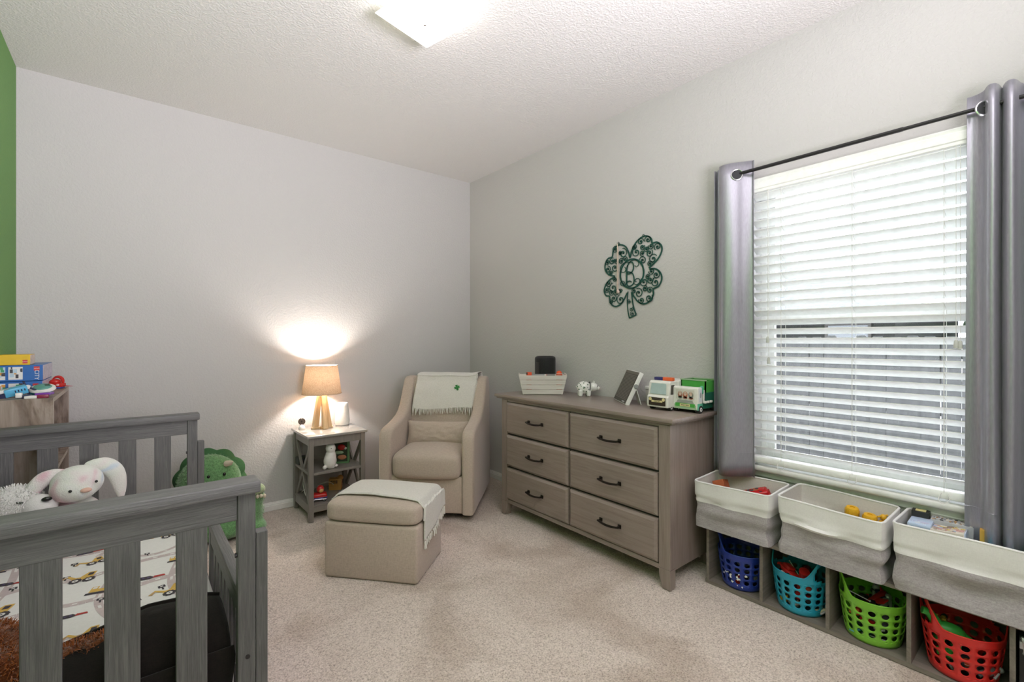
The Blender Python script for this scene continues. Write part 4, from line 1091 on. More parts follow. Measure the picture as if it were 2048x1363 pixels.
# mattress with a printed fitted sheet
m_sheet = fabric('white_cotton', (.74, .725, .71), (.69, .675, .66), 500, .9, .15, .2)
MX0, MX1, MY0, MY1, MZ = CX0+.028, .206, 1.376, 2.680, .440
mat_ = thing('mattress', 'crib mattress in a white sheet printed with diggers, trucks and roads', 'mattress', ((MX0+MX1)/2, (MY0+MY1)/2, .262))
def sheet_z(x, y): return MZ-.003+noise.noise((x*6, y*5, 1))*.006
def edge_round(d, r=.03): return 0 if d > r else r-math.sqrt(max(0, r*r-(r-d)**2))
sh_ = MB()
def sheet_fn(u, v):
    # profile across x: side, top, side ; along y inclusive of ends
    x = MX0+(MX1-MX0)*u; y = MY0+(MY1-MY0)*v
    z = sheet_z(x, y)-edge_round(min(x-MX0, MX1-x, y-MY0, MY1-y))
    return (x, y, z)
sh_.grid(sheet_fn, 60, 90)
sh_.rbox(MX0+.001, MX1-.001, MY0+.001, MY1-.001, .264, MZ-.025, .02, 3)
sh_.build('fitted_sheet', m_sheet, mat_, True)
PC = [plain('print_mauve_road', (.50, .42, .42), .9), plain('print_ochre', (.60, .38, .09), .9), plain('print_charcoal', (.05, .042, .05), .9),
      plain('print_plum', (.10, .075, .16), .9), plain('print_brick_red', (.38, .04, .035), .9), plain('print_light', (.70, .68, .66), .9), plain('print_tan', (.45, .30, .14), .9)]
dec = MB()
def flat(pts, k, lift=.0007):
    # tessellated so that each decal follows the sheet
    c = Vector((sum(p[0] for p in pts)/len(pts), sum(p[1] for p in pts)/len(pts)))
    P = [(p[0], p[1], sheet_z(p[0], p[1])+lift) for p in pts]
    P = [p for p in P]
    if any(not (MX0+.012 < p[0] < MX1-.006 and MY0+.02 < p[1] < MY1-.02) for p in P): return
    dec.mat(k).add(P+[(c.x, c.y, sheet_z(c.x, c.y)+lift)], [(i, (i+1) % len(P), len(P)) for i in range(len(P))], True)
def xf(pts, x, y, a, s=1): ca, sa = math.cos(a), math.sin(a); return [(x+s*(p[0]*ca-p[1]*sa), y+s*(p[0]*sa+p[1]*ca)) for p in pts]
def rect(x0, x1, y0, y1): return [(x0, y0), ((x0+x1)/2, y0), (x1, y0), (x1, (y0+y1)/2), (x1, y1), ((x0+x1)/2, y1), (x0, y1), (x0, (y0+y1)/2)]
def circ(x, y, r, n=14, teeth=0): return [(x+(r+(teeth if k % 2 else 0))*math.cos(2*PI*k/n), y+(r+(teeth if k % 2 else 0))*math.sin(2*PI*k/n)) for k in range(n)]
def road(pts, w=.022):
    P = spline([(*p, 0) for p in pts], 10)
    for i in range(len(P)-1):
        d = (P[i+1]-P[i]).normalized(); n_ = Vector((-d.y, d.x, 0))*w/2
        q = [P[i]+n_, P[i]-n_, P[i+1]-n_, P[i+1]+n_]; flat([(v.x, v.y) for v in q], 0, .0004)
        if i % 3 == 0:
            n_ *= .35; e = P[i]+(P[i+1]-P[i])*.8; q = [P[i]+n_, P[i]-n_, e-n_, e+n_]; flat([(v.x, v.y) for v in q], 5, .0007)
for y in (1.50, 1.72, 1.93, 2.13, 2.36, 2.55): road([(MX0, y-.03), (MX0+.2, y+.02), (MX0+.35, y-.01), (MX0+.52, y+.03), (MX1, y)], .026)
for x in (-.33, -.05, .13): road([(x, 1.4), (x+.03, 1.65), (x-.03, 1.9), (x+.02, 2.2), (x, 2.6)], .022)
road([(-.1, 2.3), (0, 2.42), (.12, 2.38), (.16, 2.26), (.05, 2.2), (-.1, 2.3)], .018)
def digger(x, y, a, s=1):
    f = lambda p, k, l: flat(xf(p, x, y, a, s), k, l)
    f(rect(-.045, .03, .012, .042), 1, .001); f([(-.02, .042), (.0, .085), (.03, .085), (.03, .042)], 1, .0011); f(rect(.004, .024, .05, .076), 2, .0013)
    f([(-.045, .03), (-.075, .062), (-.068, .07), (-.035, .042)], 1, .0012); f([(-.075, .062), (-.095, .038), (-.082, .03), (-.066, .058)], 6, .0012)
    for cx in (-.026, .022):
        f(circ(cx, .008, .021, 20, .004), 2, .0015); f(circ(cx, .008, .011), 5, .0018); f(circ(cx, .008, .004), 2, .002)
def excav(x, y, a, s=1):
    f = lambda p, k, l: flat(xf(p, x, y, a, s), k, l)
    f(rect(-.035, .035, -.004, .014), 2, .001); f(rect(-.028, .026, .016, .042), 1, .0012); f(rect(-.028, -.004, .042, .066), 1, .0012); f(rect(-.024, -.009, .046, .062), 5, .0014)
    f([(.02, .036), (.055, .085), (.064, .08), (.03, .03)], 1, .0013); f([(.055, .085), (.092, .05), (.086, .044), (.056, .074)], 1, .0013); f([(.086, .05), (.10, .03), (.082, .026), (.076, .04)], 2, .0014)
def crane(x, y, a, s=1):
    f = lambda p, k, l: flat(xf(p, x, y, a, s), k, l)
    f([(-.04, 0), (.03, 0), (.045, .03), (-.03, .03)], 3, .001); f([(.02, .03), (.032, .09), (.037, .09), (.04, .03)], 5, .001)
    for q in range(4): f(rect(.022+q*.002, .040-q*.001, .034+q*.014, .037+q*.014), 3, .0013)
    f([(.018, .03), (.030, .092), (.032, .092), (.021, .03)], 3, .0013); f([(.039, .03), (.036, .092), (.038, .092), (.042, .03)], 3, .0013)
def sign(x, y, a, s=1):
    f = lambda p, k, l: flat(xf(p, x, y, a, s), k, l)
    f(rect(-.012, .012, .012, .032), 2, .001); f(rect(-.003, .003, -.008, .012), 2, .001); f(rect(-.005, .005, .018, .026), 5, .0013)
def racer(x, y, a, s=1):
    f = lambda p, k, l: flat(xf(p, x, y, a, s), k, l)
    f([(-.06, 0), (.0, -.004), (.02, .006), (.0, .026), (-.045, .028)], 2, .001); f([(.01, .002), (.055, .004), (.05, .018), (.015, .02)], 4, .0012)
    for q in range(3): f(rect(-.045+q*.018, -.036+q*.018, .008, .018), 3, .0013)
kinds = [digger, crane, racer, sign, excav, sign, digger, racer]
random.seed(21)
q = 0
for j in range(9):
    for i in range(5):
        x = MX0+.085+i*.125+(j % 2)*.045+random.uniform(-.02, .02); y = MY0+.20+j*.128+random.uniform(-.025, .025)
        if x > MX1-.05 or y > MY1-.08: continue
        kinds[(i*3+j*2) % len(kinds)](x, y, R(random.choice((-8, 5, 12, -15))), random.uniform(.62, .82))
        if random.random() < .6: sign(x+.06, y+.055, R(random.uniform(-10, 10)), .8)
dec.build('printed_pattern', PC, mat_, True)

# dark brown blanket bundled at the near end of the crib
m_brown = fabric('dark_brown_fleece', (.012, .0085, .0065), (.006, .005, .004), 350, .95, .4, .05)
bl = thing('folded_blanket', 'dark brown fleece blanket bundled at the near end of the crib', 'blanket', (-.1, 1.47, MZ))
def blk(u, v):
    x = -.45+.645*u; a = PI*v
    y = 1.50-.125*math.cos(a)+.02*math.sin(u*7)*(1 if v > .5 else 0)
    hgt = .045+.055*min(1, max(0, (u-.25)/.5))+.012*math.sin(u*11)-.02*max(0, (u-.9)/.1)
    z = MZ-.006+hgt*math.sin(a)**.6+noise.noise((x*9, y*9, 4))*.010*math.sin(a)
    return (x, y, z)
MB().grid(blk, 50, 24).build('fleece', m_brown, bl, True, solid=.006, off=-1)
MB().grid(lambda u, v: (-.455+.655*u+.004*math.sin(v*9), 1.3665-.004*math.sin(u*14+v*3)*(1-v), .225+(MZ+.02-.225)*v), 40, 10).build('hanging_edge', m_brown, bl, True, solid=.004)
MB().tube([Vector(blk(k/40, .72))+Vector((0, 0, .002)) for k in range(41)], .007, 6).build('fold', m_brown, bl, True)

# ------------------------------------------------------------------ plush animals
def fur(shapes, n, L, w, seed, lift=.0, droop=.3, jit=.5):
    rnd = random.Random(seed); mb = MB(); vs = []; fs = []
    areas = [max(r[0]*r[1], r[1]*r[2], r[0]*r[2]) for c, r in shapes]; tot = sum(areas)
    for (c, r), ar in zip(shapes, areas):
        c = Vector(c)
        for _ in range(int(n*ar/tot)):
            d = Vector((rnd.gauss(0, 1), rnd.gauss(0, 1), rnd.gauss(0, 1))).normalized()
            p = c+Vector((d.x*r[0], d.y*r[1], d.z*r[2]))
            if any(((p-Vector(c2)).x/r2[0])**2+((p-Vector(c2)).y/r2[1])**2+((p-Vector(c2)).z/r2[2])**2 < .92 for c2, r2 in shapes if c2 != tuple(c)): continue
            nr = Vector((d.x/r[0], d.y/r[1], d.z/r[2])).normalized()
            t = nr.cross(Vector((rnd.gauss(0, 1), rnd.gauss(0, 1), rnd.gauss(0, 1)))).normalized()
            l = L*rnd.uniform(.6, 1.2); tip = p+nr*l*.8+t*l*jit*rnd.uniform(-1, 1)+Vector((0, 0, -droop*l))
            mid = p+nr*l*.55+t*l*jit*.2
            sd = nr.cross(tip-p); sd = sd.normalized()*w if sd.length > 1e-6 else t*w
            k = len(vs); vs += [p-nr*.003-sd, p-nr*.003+sd, mid+sd*.7, mid-sd*.7, tip]; fs += [(k, k+1, k+2, k+3), (k+3, k+2, k+4)]
    mb.add(vs, fs, True); return mb
def blob(shapes, mat, name, root, vox=.007, sm=4, w=True, extra=None):
    mb = MB()
    for c, r in shapes: mb.ell(c, r, 20, 14)
    if extra: extra(mb)
    return remesh(mb.build(name, mat, root, w), vox, sm)
def plush_mat(name, c, k=.18, scale=160, relief=.8):
    m, nt, p = newmat(name); f = noise_tex(nt, coords(nt), scale, 3, .7, .4)
    nt.links.new(ramp(nt, f, [(.3, shade(c, 1-k)), (.7, shade(c, 1+k*.4))]), p.inputs['Base Color'])
    p.inputs['Roughness'].default_value = 1; p.inputs['Sheen Weight'].default_value = .5; p.inputs['Specular IOR Level'].default_value = .1
    bump(nt, p, f, relief, .006); return m
def pastel_mat():
    m, nt, p = newmat('pastel_tie_dye_plush'); f = noise_tex(nt, coords(nt), 5, 2, .5, 1)
    c = ramp(nt, f, [(.36, (.66, .40, .47)), (.43, (.72, .67, .66)), (.50, (.70, .71, .66)), (.55, (.70, .70, .69)), (.63, (.46, .58, .72))])
    nt.links.new(c, p.inputs['Base Color']); p.inputs['Roughness'].default_value = 1; p.inputs['Sheen Weight'].default_value = .4
    g = noise_tex(nt, coords(nt), 190, 3, .7); bump(nt, p, g, .7, .005); return m
m_past = pastel_mat(); m_wplush = plush_mat('white_plush', (.74, .73, .71), .2)
m_eye = plain('black_bead', (.01, .01, .01), .15)
bn = thing('plush_bunny', 'pastel white plush bunny with long drooping ears sitting in the crib', 'plush toy', (-.17, 2.52, MZ))
hc = Vector((-.165, 2.475, .678))
ax = Vector((.9962, .0872, 0)); ay = Vector((.0872, -.9962, 0))   # bunny's left-right and forward
def hp(a, b, c): return tuple(hc+ax*a+ay*b+Vector((0, 0, c)))
def face_rot(): return Matrix.Rotation(math.atan2(ax.y, ax.x), 4, 'Z')
FRm = face_rot()
def oell(mb, p, r, m=None, nu=20, nv=12): mb.ell(p, r, nu, nv, m if m is not None else FRm)
mb = MB(); oell(mb, hp(0, 0, .004), (.080, .068, .066)); oell(mb, hp(-.012, .018, -.012), (.070, .060, .052)); oell(mb, hp(.005, .025, -.022), (.052, .055, .038))
remesh(mb.build('head', m_past, bn, True), .006, 4)
mb = MB(); oell(mb, hp(.0, -.035, -.155), (.085, .075, .10)); oell(mb, hp(-.05, .03, -.20), (.03, .07, .035)); oell(mb, hp(.06, .03, -.20), (.03, .07, .035)); oell(mb, hp(-.08, 0, -.12), (.028, .05, .03)); oell(mb, hp(.085, 0, -.12), (.028, .05, .03))
remesh(mb.build('body', m_past, bn, True), .008, 4)
def ear(pts, r, fl_, mat, nm):
    P = spline(pts, 6); mb = MB(); N = len(P)
    for i in range(0, N):
        t = i/(N-1); rr = r*(.55+.65*math.sin(PI*min(1, t*.9+.12)))
        mb.ell(P[i], (rr, rr*fl_, rr), 12, 8, FRm)
    return remesh(mb.build(nm, mat, bn, True), .006, 4)
ear([hp(.036, -.024, .056), hp(.080, -.020, .054), hp(.112, -.014, .022), hp(.126, -.008, -.03), hp(.130, -.002, -.075)], .027, .7, m_past, 'ear')
ear([hp(-.045, -.035, .040), hp(-.088, -.030, .032), hp(-.118, -.026, .0), hp(-.128, -.022, -.04)], .024, .7, m_past, 'ear')
MB().ell(hp(-.022, .079, -.008), .0055, 10, 8).ell(hp(.052, .060, .010), .005, 10, 8).build('eyes', m_eye, bn, True)
mb = MB(); oell(mb, hp(.022, .083, -.012), (.017, .010, .009), nu=12, nv=8); mb.build('nose', plain('peach_felt', (.66, .42, .34), .8), bn, True)
dg = thing('plush_dog', 'white shaggy plush dog lying next to the pastel bunny', 'plush toy', (-.33, 2.52, MZ))
def dp(a, b, c): return tuple(Vector((-.322, 2.500, .628))+ax*a+ay*b+Vector((0, 0, c)))
hs = [(dp(-.02, 0, .0), (.082, .078, .066)), (dp(-.06, -.01, -.03), (.066, .07, .06))]
bs = [(dp(-.035, -.02, -.10), (.092, .095, .085)), (dp(.0, .05, -.135), (.09, .05, .042))]
blob(hs, m_wplush, 'head', dg, .007); blob(bs, m_wplush, 'body', dg, .009)
f = fur(hs+bs, 5200, .016, .0016, 5, droop=.45).build('shaggy_fur', plush_mat('white_strands', (.76, .75, .73), .12, 60, .2), dg, True); f['kind'] = 'stuff'
mb = MB(); oell(mb, dp(.050, .050, -.010), (.052, .052, .043)); mb.build('muzzle', plush_mat('smooth_white_plush', (.72, .70, .70), .08, 200, .3), dg, True)
mb = MB(); oell(mb, dp(.070, .092, .022), (.015, .009, .009), nu=12, nv=8); mb.build('nose', m_eye, dg, True)
MB().tube([dp(-.008, .077, .024), dp(.010, .080, .020)], .0035, 6).build('eye', m_eye, dg, True)
m_bear = plush_mat('rust_brown_plush', (.20, .058, .015), .4, 120)
m_bearf = plush_mat('rust_brown_strands', (.36, .105, .024), .5, 30, .1)
br = thing('plush_bear', 'shaggy rust brown plush bear lying on the dark blanket', 'plush toy', (-.22, 1.56, MZ+.05))
bs = [((-.285, 1.620, .505), (.085, .085, .060)), ((-.198, 1.640, .500), (.036, .036, .042)), ((-.235, 1.535, .490), (.085, .055, .052)), ((-.145, 1.545, .468), (.06, .036, .032)), ((-.095, 1.518, .480), (.058, .036, .032)), ((-.055, 1.495, .496), (.042, .034, .030)), ((-.34, 1.53, .50), (.08, .07, .06))]
blob(bs, m_bear, 'body', br, .008)
f = fur(bs, 9000, .020, .0013, 9, droop=.15, jit=.8).build('shaggy_fur', m_bearf, br, True); f['kind'] = 'stuff'
dn = thing('plush_dinosaur', 'large green plush dinosaur with a scalloped frill leaning on the wall', 'plush toy', (.42, 3.40, 0))
m_din = plush_mat('green_plush', (.16, .34, .14), .45, 90, 1.0); m_din2 = plush_mat('pale_green_plush', (.36, .46, .26), .25, 120, .8)
m_frill = plain('dark_green_felt', (.035, .12, .04), .9, nscale=200, var=.2)
dc = Vector((.375, 3.42, .36)); DM = Matrix.Rotation(R(-14), 4, 'Z')
mb = MB(); mb.ell((.375, 3.43, .345), (.172, .10, .178), 28, 18, DM); mb.ell((.40, 3.42, .17), (.19, .13, .17), 24, 16, DM); mb.ell((.42, 3.40, .07), (.20, .15, .075), 20, 12, DM)
remesh(mb.build('body', m_din, dn, True), .011, 4)
mb = MB(); mb.ell((.575, 3.36, .155), (.085, .085, .17), 16, 12, DM); mb.ell((.61, 3.34, .235), (.052, .055, .055), 14, 10, DM); mb.ell((.60, 3.33, .05), (.075, .08, .055), 14, 10, DM)
remesh(mb.build('arm_and_leg', m_din, dn, True), .010, 4)
MB().ell((.618, 3.318, .285), (.045, .045, .035), 14, 10, DM).build('pale_shoulder', m_din2, dn, True)
for k, (x, z) in enumerate(((.632, .248), (.652, .244), (.612, .248))): MB().ell((x, 3.285, z), (.010, .012, .013), 10, 8).build('claw', plain('cream_felt', (.66, .58, .46), .9), dn, True)
fr_ = MB(); pts = []
for k in range(97):
    a = R(-25)+R(230)*k/96; sc_ = abs(math.sin(k/96*PI*6.5))
    ro = 1.0+.10*sc_+.04; pts.append((a, ro))
vs = []; fs = []
for i, (a, ro) in enumerate(pts):
    for rr, dy in ((.90, .0), (ro, .035), (ro, .055), (.90, .045)):
        x = .375+.178*rr*math.cos(a); z = .345+.184*rr*math.sin(a); q = DM @ Vector((x-.375, dy+.0, 0)); vs.append((.375+q.x, 3.43+q.y, z))
n = len(pts)
for i in range(n-1):
    for k in range(4): fs.append((i*4+k, i*4+(k+1) % 4, (i+1)*4+(k+1) % 4, (i+1)*4+k))
fr_.add(vs, fs, True); fr_.build('frill', m_frill, dn, True, angle=60)
MB().tube([(.452, 3.345, .470), (.468, 3.315, .478), (.480, 3.300, .488)], [.019, .016, .003], 14).build('horn', plain('cream_felt_horn', (.62, .54, .42), .9), dn, True)
MB().ell((.357, 3.333, .408), (.008, .006, .010), 10, 8).ell((.438, 3.325, .412), (.009, .006, .011), 10, 8).build('eyes', m_eye, dn, True)
f = fur([((.375, 3.43, .345), (.172, .10, .178)), ((.40, 3.42, .17), (.19, .13, .17)), ((.575, 3.36, .155), (.085, .085, .17)), ((.61, 3.34, .235), (.052, .055, .055))], 9000, .010, .0013, 3, droop=.3).build('short_fur', plush_mat('green_strands', (.27, .45, .24), .4, 40, .1), dn, True); f['kind'] = 'stuff'
# ------------------------------------------------------------------ bookcase in the corner
m_bw = wood('rustic_brown_laminate', (.19, .145, .115), (.31, .25, .205), (.40, .34, .285), 'Z', .5, .55, .12, knots=True)
m_edge = plain('laminate_edge_band', (.42, .36, .31), .6)
BX1, BYA, BYB, BZ = -.270, 2.879, 3.53, .980
bc = thing('bookcase', 'rustic brown open cube bookcase in the corner behind the crib', 'bookcase', (-.38, 3.2, 0))
def panel(name, x0, x1, y0, y1, z0, z1):
    MB().box(x0, x1-.001, y0, y1, z0, z1).build(name, m_bw, bc, True)
    MB().box(x1-.001, x1, y0, y1, z0, z1).build('edge_band', m_edge, bc, True)
XB = XL+.004
panel('end_panel', XB, BX1, BYA, BYA+.018, 0, BZ-.018); panel('end_panel', XB, BX1, BYB-.018, BYB, 0, BZ-.018)
panel('top_panel', XB, BX1, BYA, BYB, BZ-.018, BZ)
panel('shelf', XB, BX1-.004, BYA+.018, BYB-.018, .622, .640); panel('shelf', XB, BX1-.004, BYA+.018, BYB-.018, .318, .336); panel('bottom_shelf', XB, BX1-.004, BYA+.018, BYB-.018, .03, .048)
MB().box(XB, XB+.006, BYA+.018, BYB-.018, .03, BZ-.018).build('back_panel', m_bw, bc, True)
m_boxblue = plain('box_blue', (.025, .13, .42), .35); m_boxyel = plain('box_yellow', (.74, .47, .02), .4)
m_boxpink = plain('box_pale_print', (.55, .50, .60), .4, nscale=60, var=.3)
m_prt = [plain('print_dark', (.05, .05, .06), .5), plain('print_green', (.05, .30, .14), .5), plain('print_white', (.72, .72, .72), .5), plain('print_orange', (.6, .28, .06), .5), plain('print_sky', (.45, .60, .72), .5)]
m_logo = plain('logo_red', (.60, .03, .03), .4)
def toy_box(label, x0, x1, y0, y1, z0, z1, face, side_, name='toy_box'):
    r = thing(name, label, 'box', ((x0+x1)/2, (y0+y1)/2, z0))
    MB().rbox(x0, x1, y0, y1, z0, z1, .0015, 1).build('carton', face, r, True)
    MB().box(x1, x1+.0006, y0+.002, y1-.002, z0+.002, z1-.002).build('end_flap', side_, r, True)
    return r
def logo(r, x, z, y, s=.020, rot=0):
    inv = ROOTM[r.name].inverted()
    MB().box(x-s/2, x+s/2, y-.0008, y, z-s/2, z+s/2).build('logo_square', m_logo, r, True)
    t_ = text('logo_lettering', 'LEGO', s*.38, plain('logo_white', (.8, .8, .8), .4), r, inv @ (Matrix.Translation((x, y-.0012, z)) @ Matrix.Rotation(R(90), 4, 'X') @ Matrix.Rotation(R(rot), 4, 'Z')), .0001)
FY = 3.20
b1 = toy_box('lower blue toy carton on the bookcase, partly hidden by small toys', XB, -.339, FY, FY+.33, BZ, BZ+.058, m_boxblue, m_boxpink)
logo(b1, -.362, BZ+.036, FY)
b2 = toy_box('blue toy carton with picture panels under the yellow carton', XB, -.337, FY-.002, FY+.335, BZ+.060, BZ+.136, m_boxblue, m_boxpink)
logo(b2, -.358, BZ+.119, FY-.002)
inv = ROOTM[b2.name].inverted()
text('side_lettering', 'CITY', .022, m_white, b2, inv @ (Matrix.Translation((-.358, FY-.0032, BZ+.088)) @ Matrix.Rotation(R(90), 4, 'X') @ Matrix.Rotation(R(-90), 4, 'Z')), .0001)
for bxx, z0, z1, in ((b2, BZ+.068, BZ+.128), (b1, BZ+.008, BZ+.050)):
    for (x0, x1) in ((-.488, -.462), (-.452, -.405)):
        yy = FY-.003 if bxx is b2 else FY-.001
        pp = MB(); pp.mat(2).box(x0, x1, yy-.0004, yy+.0005, z0, z1)
        for k in range(9):
            cx = random.uniform(x0+.004, x1-.006); cz = random.uniform(z0+.004, z1-.008)
            pp.mat(random.choice((0, 0, 1, 3, 4))).box(cx, min(x1, cx+random.uniform(.005, .016)), yy-.0008-.00005*k, yy, cz, min(z1, cz+random.uniform(.006, .02)))
        pp.build('picture_panel', m_prt, bxx, True)
b3 = toy_box('yellow toy carton on top of the blue cartons', XB, -.383, FY+.02, FY+.16, BZ+.1365, BZ+.186, m_boxyel, plain('box_cream_print', (.62, .50, .42), .4, nscale=60, var=.25))
logo(b3, -.400, BZ+.152, FY+.02, .017)
# small toys in front of the cartons
def P3(root, mb, name, mat, **k): return mb.build(name, mat, root, True, **k)
m_cyan = plain('sky_blue_plastic', (.10, .42, .66), .35)
ty = thing('toy_blaster', 'sky blue toy blaster with a dark navy nose on the bookcase', 'toy', (-.42, 3.02, BZ))
A = Matrix.Translation((-.415, 3.00, BZ+.018)) @ Euler((R(12), R(-14), R(16))).to_matrix().to_4x4()
P3(ty, MB().rbox(-.022, .052, -.016, .016, -.010, .026, .004, 2, A), 'blaster_body', m_cyan)
P3(ty, MB().prism([(-.085, -.014), (-.022, -.018), (-.022, .018), (-.085, .010)], -.014, .012, A), 'nose', m_navy)
P3(ty, MB().rbox(-.060, .0, -.012, .010, .012, .026, .003, 1, A), 'white_deck', m_white)
for k in range(4): P3(ty, MB().box(.010+k*.010, .014+k*.010, -.0168, -.0158, .006, .016, A), 'vent', m_navy)
ty = thing('toy_fin', 'dark navy toy rotor with crossed blades beside the blue blaster', 'toy', (-.36, 3.05, BZ))
P3(ty, MB().rbox(-.004, .004, -.003, .003, 0, .068, .002, 1, Matrix.Translation((-.367, 3.06, BZ+.004)) @ Matrix.Rotation(R(-16), 4, 'Y')), 'blade', m_navy)
P3(ty, MB().rbox(-.004, .040, -.003, .003, -.004, .004, .002, 1, Matrix.Translation((-.360, 3.05, BZ+.036)) @ Matrix.Rotation(R(35), 4, 'Y')), 'blade', m_navy)
P3(ty, MB().tube([(-.372, 3.045, BZ+.041), (-.372, 3.07, BZ+.041)], .010, 14), 'rotor_hub', m_white)
ty = thing('toy_saucer', 'white and green toy saucer with dark canopy on the bookcase', 'toy', (-.322, 3.08, BZ))
A = Matrix.Translation((-.325, 3.08, BZ+.026)) @ Euler((R(18), R(-6), R(10))).to_matrix().to_4x4()
P3(ty, MB().lathe([(0, -.008), (.030, -.007), (.046, .0), (.044, .008), (.036, .011), (.0, .012)], 28, A), 'saucer_rim', m_white)
P3(ty, MB().lathe([(.034, .010), (.028, .017), (.0, .021)], 24, A), 'canopy', plain('sea_green_plastic', (.10, .30, .25), .3))
P3(ty, MB().rbox(.006, .026, -.010, .010, .012, .020, .002, 1, A), 'canopy_window', plain('dark_green_plastic', (.01, .05, .025), .3))
P3(ty, MB().rbox(-.05, .03, -.014, .014, -.024, -.007, .004, 1, A), 'undercarriage', plain('petrol_blue', (.03, .16, .22), .4))
ty = thing('toy_wing', 'purple toy wing with a maroon block at the bookcase edge', 'toy', (-.295, 2.96, BZ))
P3(ty, MB().prism([(-.335, 2.93), (-.285, 2.925), (-.276, 2.975), (-.30, 2.99)], BZ+.010, BZ+.020), 'wing', m_purple, bevel=.002)
P3(ty, MB().rbox(-.325, -.288, 2.905, 2.925, BZ, BZ+.014, .002), 'maroon_block', plain('maroon_plastic', (.20, .012, .045), .4))
P3(ty, MB().prism([(-.365, 2.905), (-.325, 2.90), (-.325, 2.925), (-.345, 2.93)], BZ, BZ+.012), 'white_wedge', m_white, bevel=.002)
ty = thing('toy_blocks', 'small white and navy toy blocks clipped together beside the blaster', 'toy', (-.375, 2.93, BZ))
P3(ty, MB().rbox(-.392, -.372, 2.915, 2.94, BZ+.006, BZ+.026, .002), 'white_block', m_white)
P3(ty, MB().rbox(-.375, -.345, 2.925, 2.955, BZ, BZ+.014, .002), 'navy_block', m_navy)
ty = thing('toy_racer', 'glossy red toy racer with a swept tail at the bookcase corner', 'toy', (-.305, 3.42, BZ))
A = Matrix.Translation((-.312, 3.42, BZ+.014)) @ Matrix.Rotation(R(-25), 4, 'Z')
P3(ty, MB().rbox(-.034, .036, -.020, .020, -.006, .016, .006, 2, A), 'racer_body', m_red)
P3(ty, MB().ell(tuple(A @ Vector((-.002, 0, .022))), (.024, .018, .015), 16, 10), 'racer_cabin', m_red)
arc = [A @ Vector((.008+.024*math.cos(t), 0, .022+.026*math.sin(t))) for t in [R(-20+k*18) for k in range(11)]]
P3(ty, MB().tube(arc, [.005, .006, .007, .008, .008, .008, .007, .006, .005, .004, .003], 8), 'swept_tail', m_red)
P3(ty, MB().ell(tuple(A @ Vector((.022, -.018, .006))), (.010, .004, .006), 10, 8), 'lamp', plain('pink_lamp', (.70, .42, .40), .3))
P3(ty, MB().rbox(-.034, .030, -.022, .022, -.013, -.005, .003, 1, A), 'racer_base', plain('blue_base', (.06, .08, .35), .3))
P3(ty, MB().tube([A @ Vector((.036, 0, 0)), A @ Vector((.075, 0, -.003))], [.003, .0006], 6), 'spike', m_red)

# ------------------------------------------------------------------ cubby bench under the window
m_bench = wood('grey_brown_laminate', (.125, .105, .088), (.19, .162, .138), (.24, .21, .18), 'X', .8, .5, .08)
m_bench_y = wood('grey_brown_laminate_long', (.125, .105, .088), (.19, .162, .138), (.24, .21, .18), 'Y', .8, .5, .08)
NX0, NX1, NZ = 2.270, 2.508, .296
bench = thing('cubby_bench', 'low grey brown cubby bench under the window', 'bench', (2.39, .54, 0))
MB().box(NX0, NX1, -.155, 1.212, 0, .018).build('bottom_board', m_bench_y, bench, True, bevel=.001)
MB().box(NX0-.002, NX1, -.157, 1.214, NZ-.016, NZ).build('top_board', m_bench_y, bench, True, bevel=.001)
DIVS = (1.198, .939, .672, .407, .140, -.142)
for y in DIVS: MB().box(NX0, NX1, y-.007, y+.007, .018, NZ-.016).build('divider', m_bench, bench, True)
MB().box(NX1-.006, NX1, -.15, 1.205, .018, NZ-.016).build('back_panel', m_bench_y, bench, True)

# fabric bins on the bench: white band above heathered grey
m_bgrey = fabric('heathered_grey_weave', (.42, .385, .39), (.29, .265, .27), 210, .9, .35, .3, (1, .16, 1))
m_bwhite = fabric('white_canvas', (.78, .765, .76), (.72, .705, .70), 420, .8, .2, .25)
m_binn = fabric('cream_lining', (.62, .59, .555), (.55, .52, .49), 420, .9, .2, .2)
def rrect(hx, hy, r, n=6):
    pts = []
    for cx, cy, a0 in ((hx-r, hy-r, 0), (-hx+r, hy-r, 90), (-hx+r, -hy+r, 180), (hx-r, -hy+r, 270)):
        for k in range(n+1): a = R(a0+90*k/n); pts.append((cx+r*math.cos(a), cy+r*math.sin(a)))
    # resample evenly
    out = []; L = []; tot = 0; N = len(pts)
    for i in range(N): d = math.dist(pts[i], pts[(i+1) % N]); L.append(d); tot += d
    M = 72
    for k in range(M):
        t = tot*k/M; i = 0
        while t > L[i]: t -= L[i]; i += 1
        f_ = t/L[i]; a, b = pts[i], pts[(i+1) % N]; out.append((a[0]+(b[0]-a[0])*f_, a[1]+(b[1]-a[1])*f_))
    return out
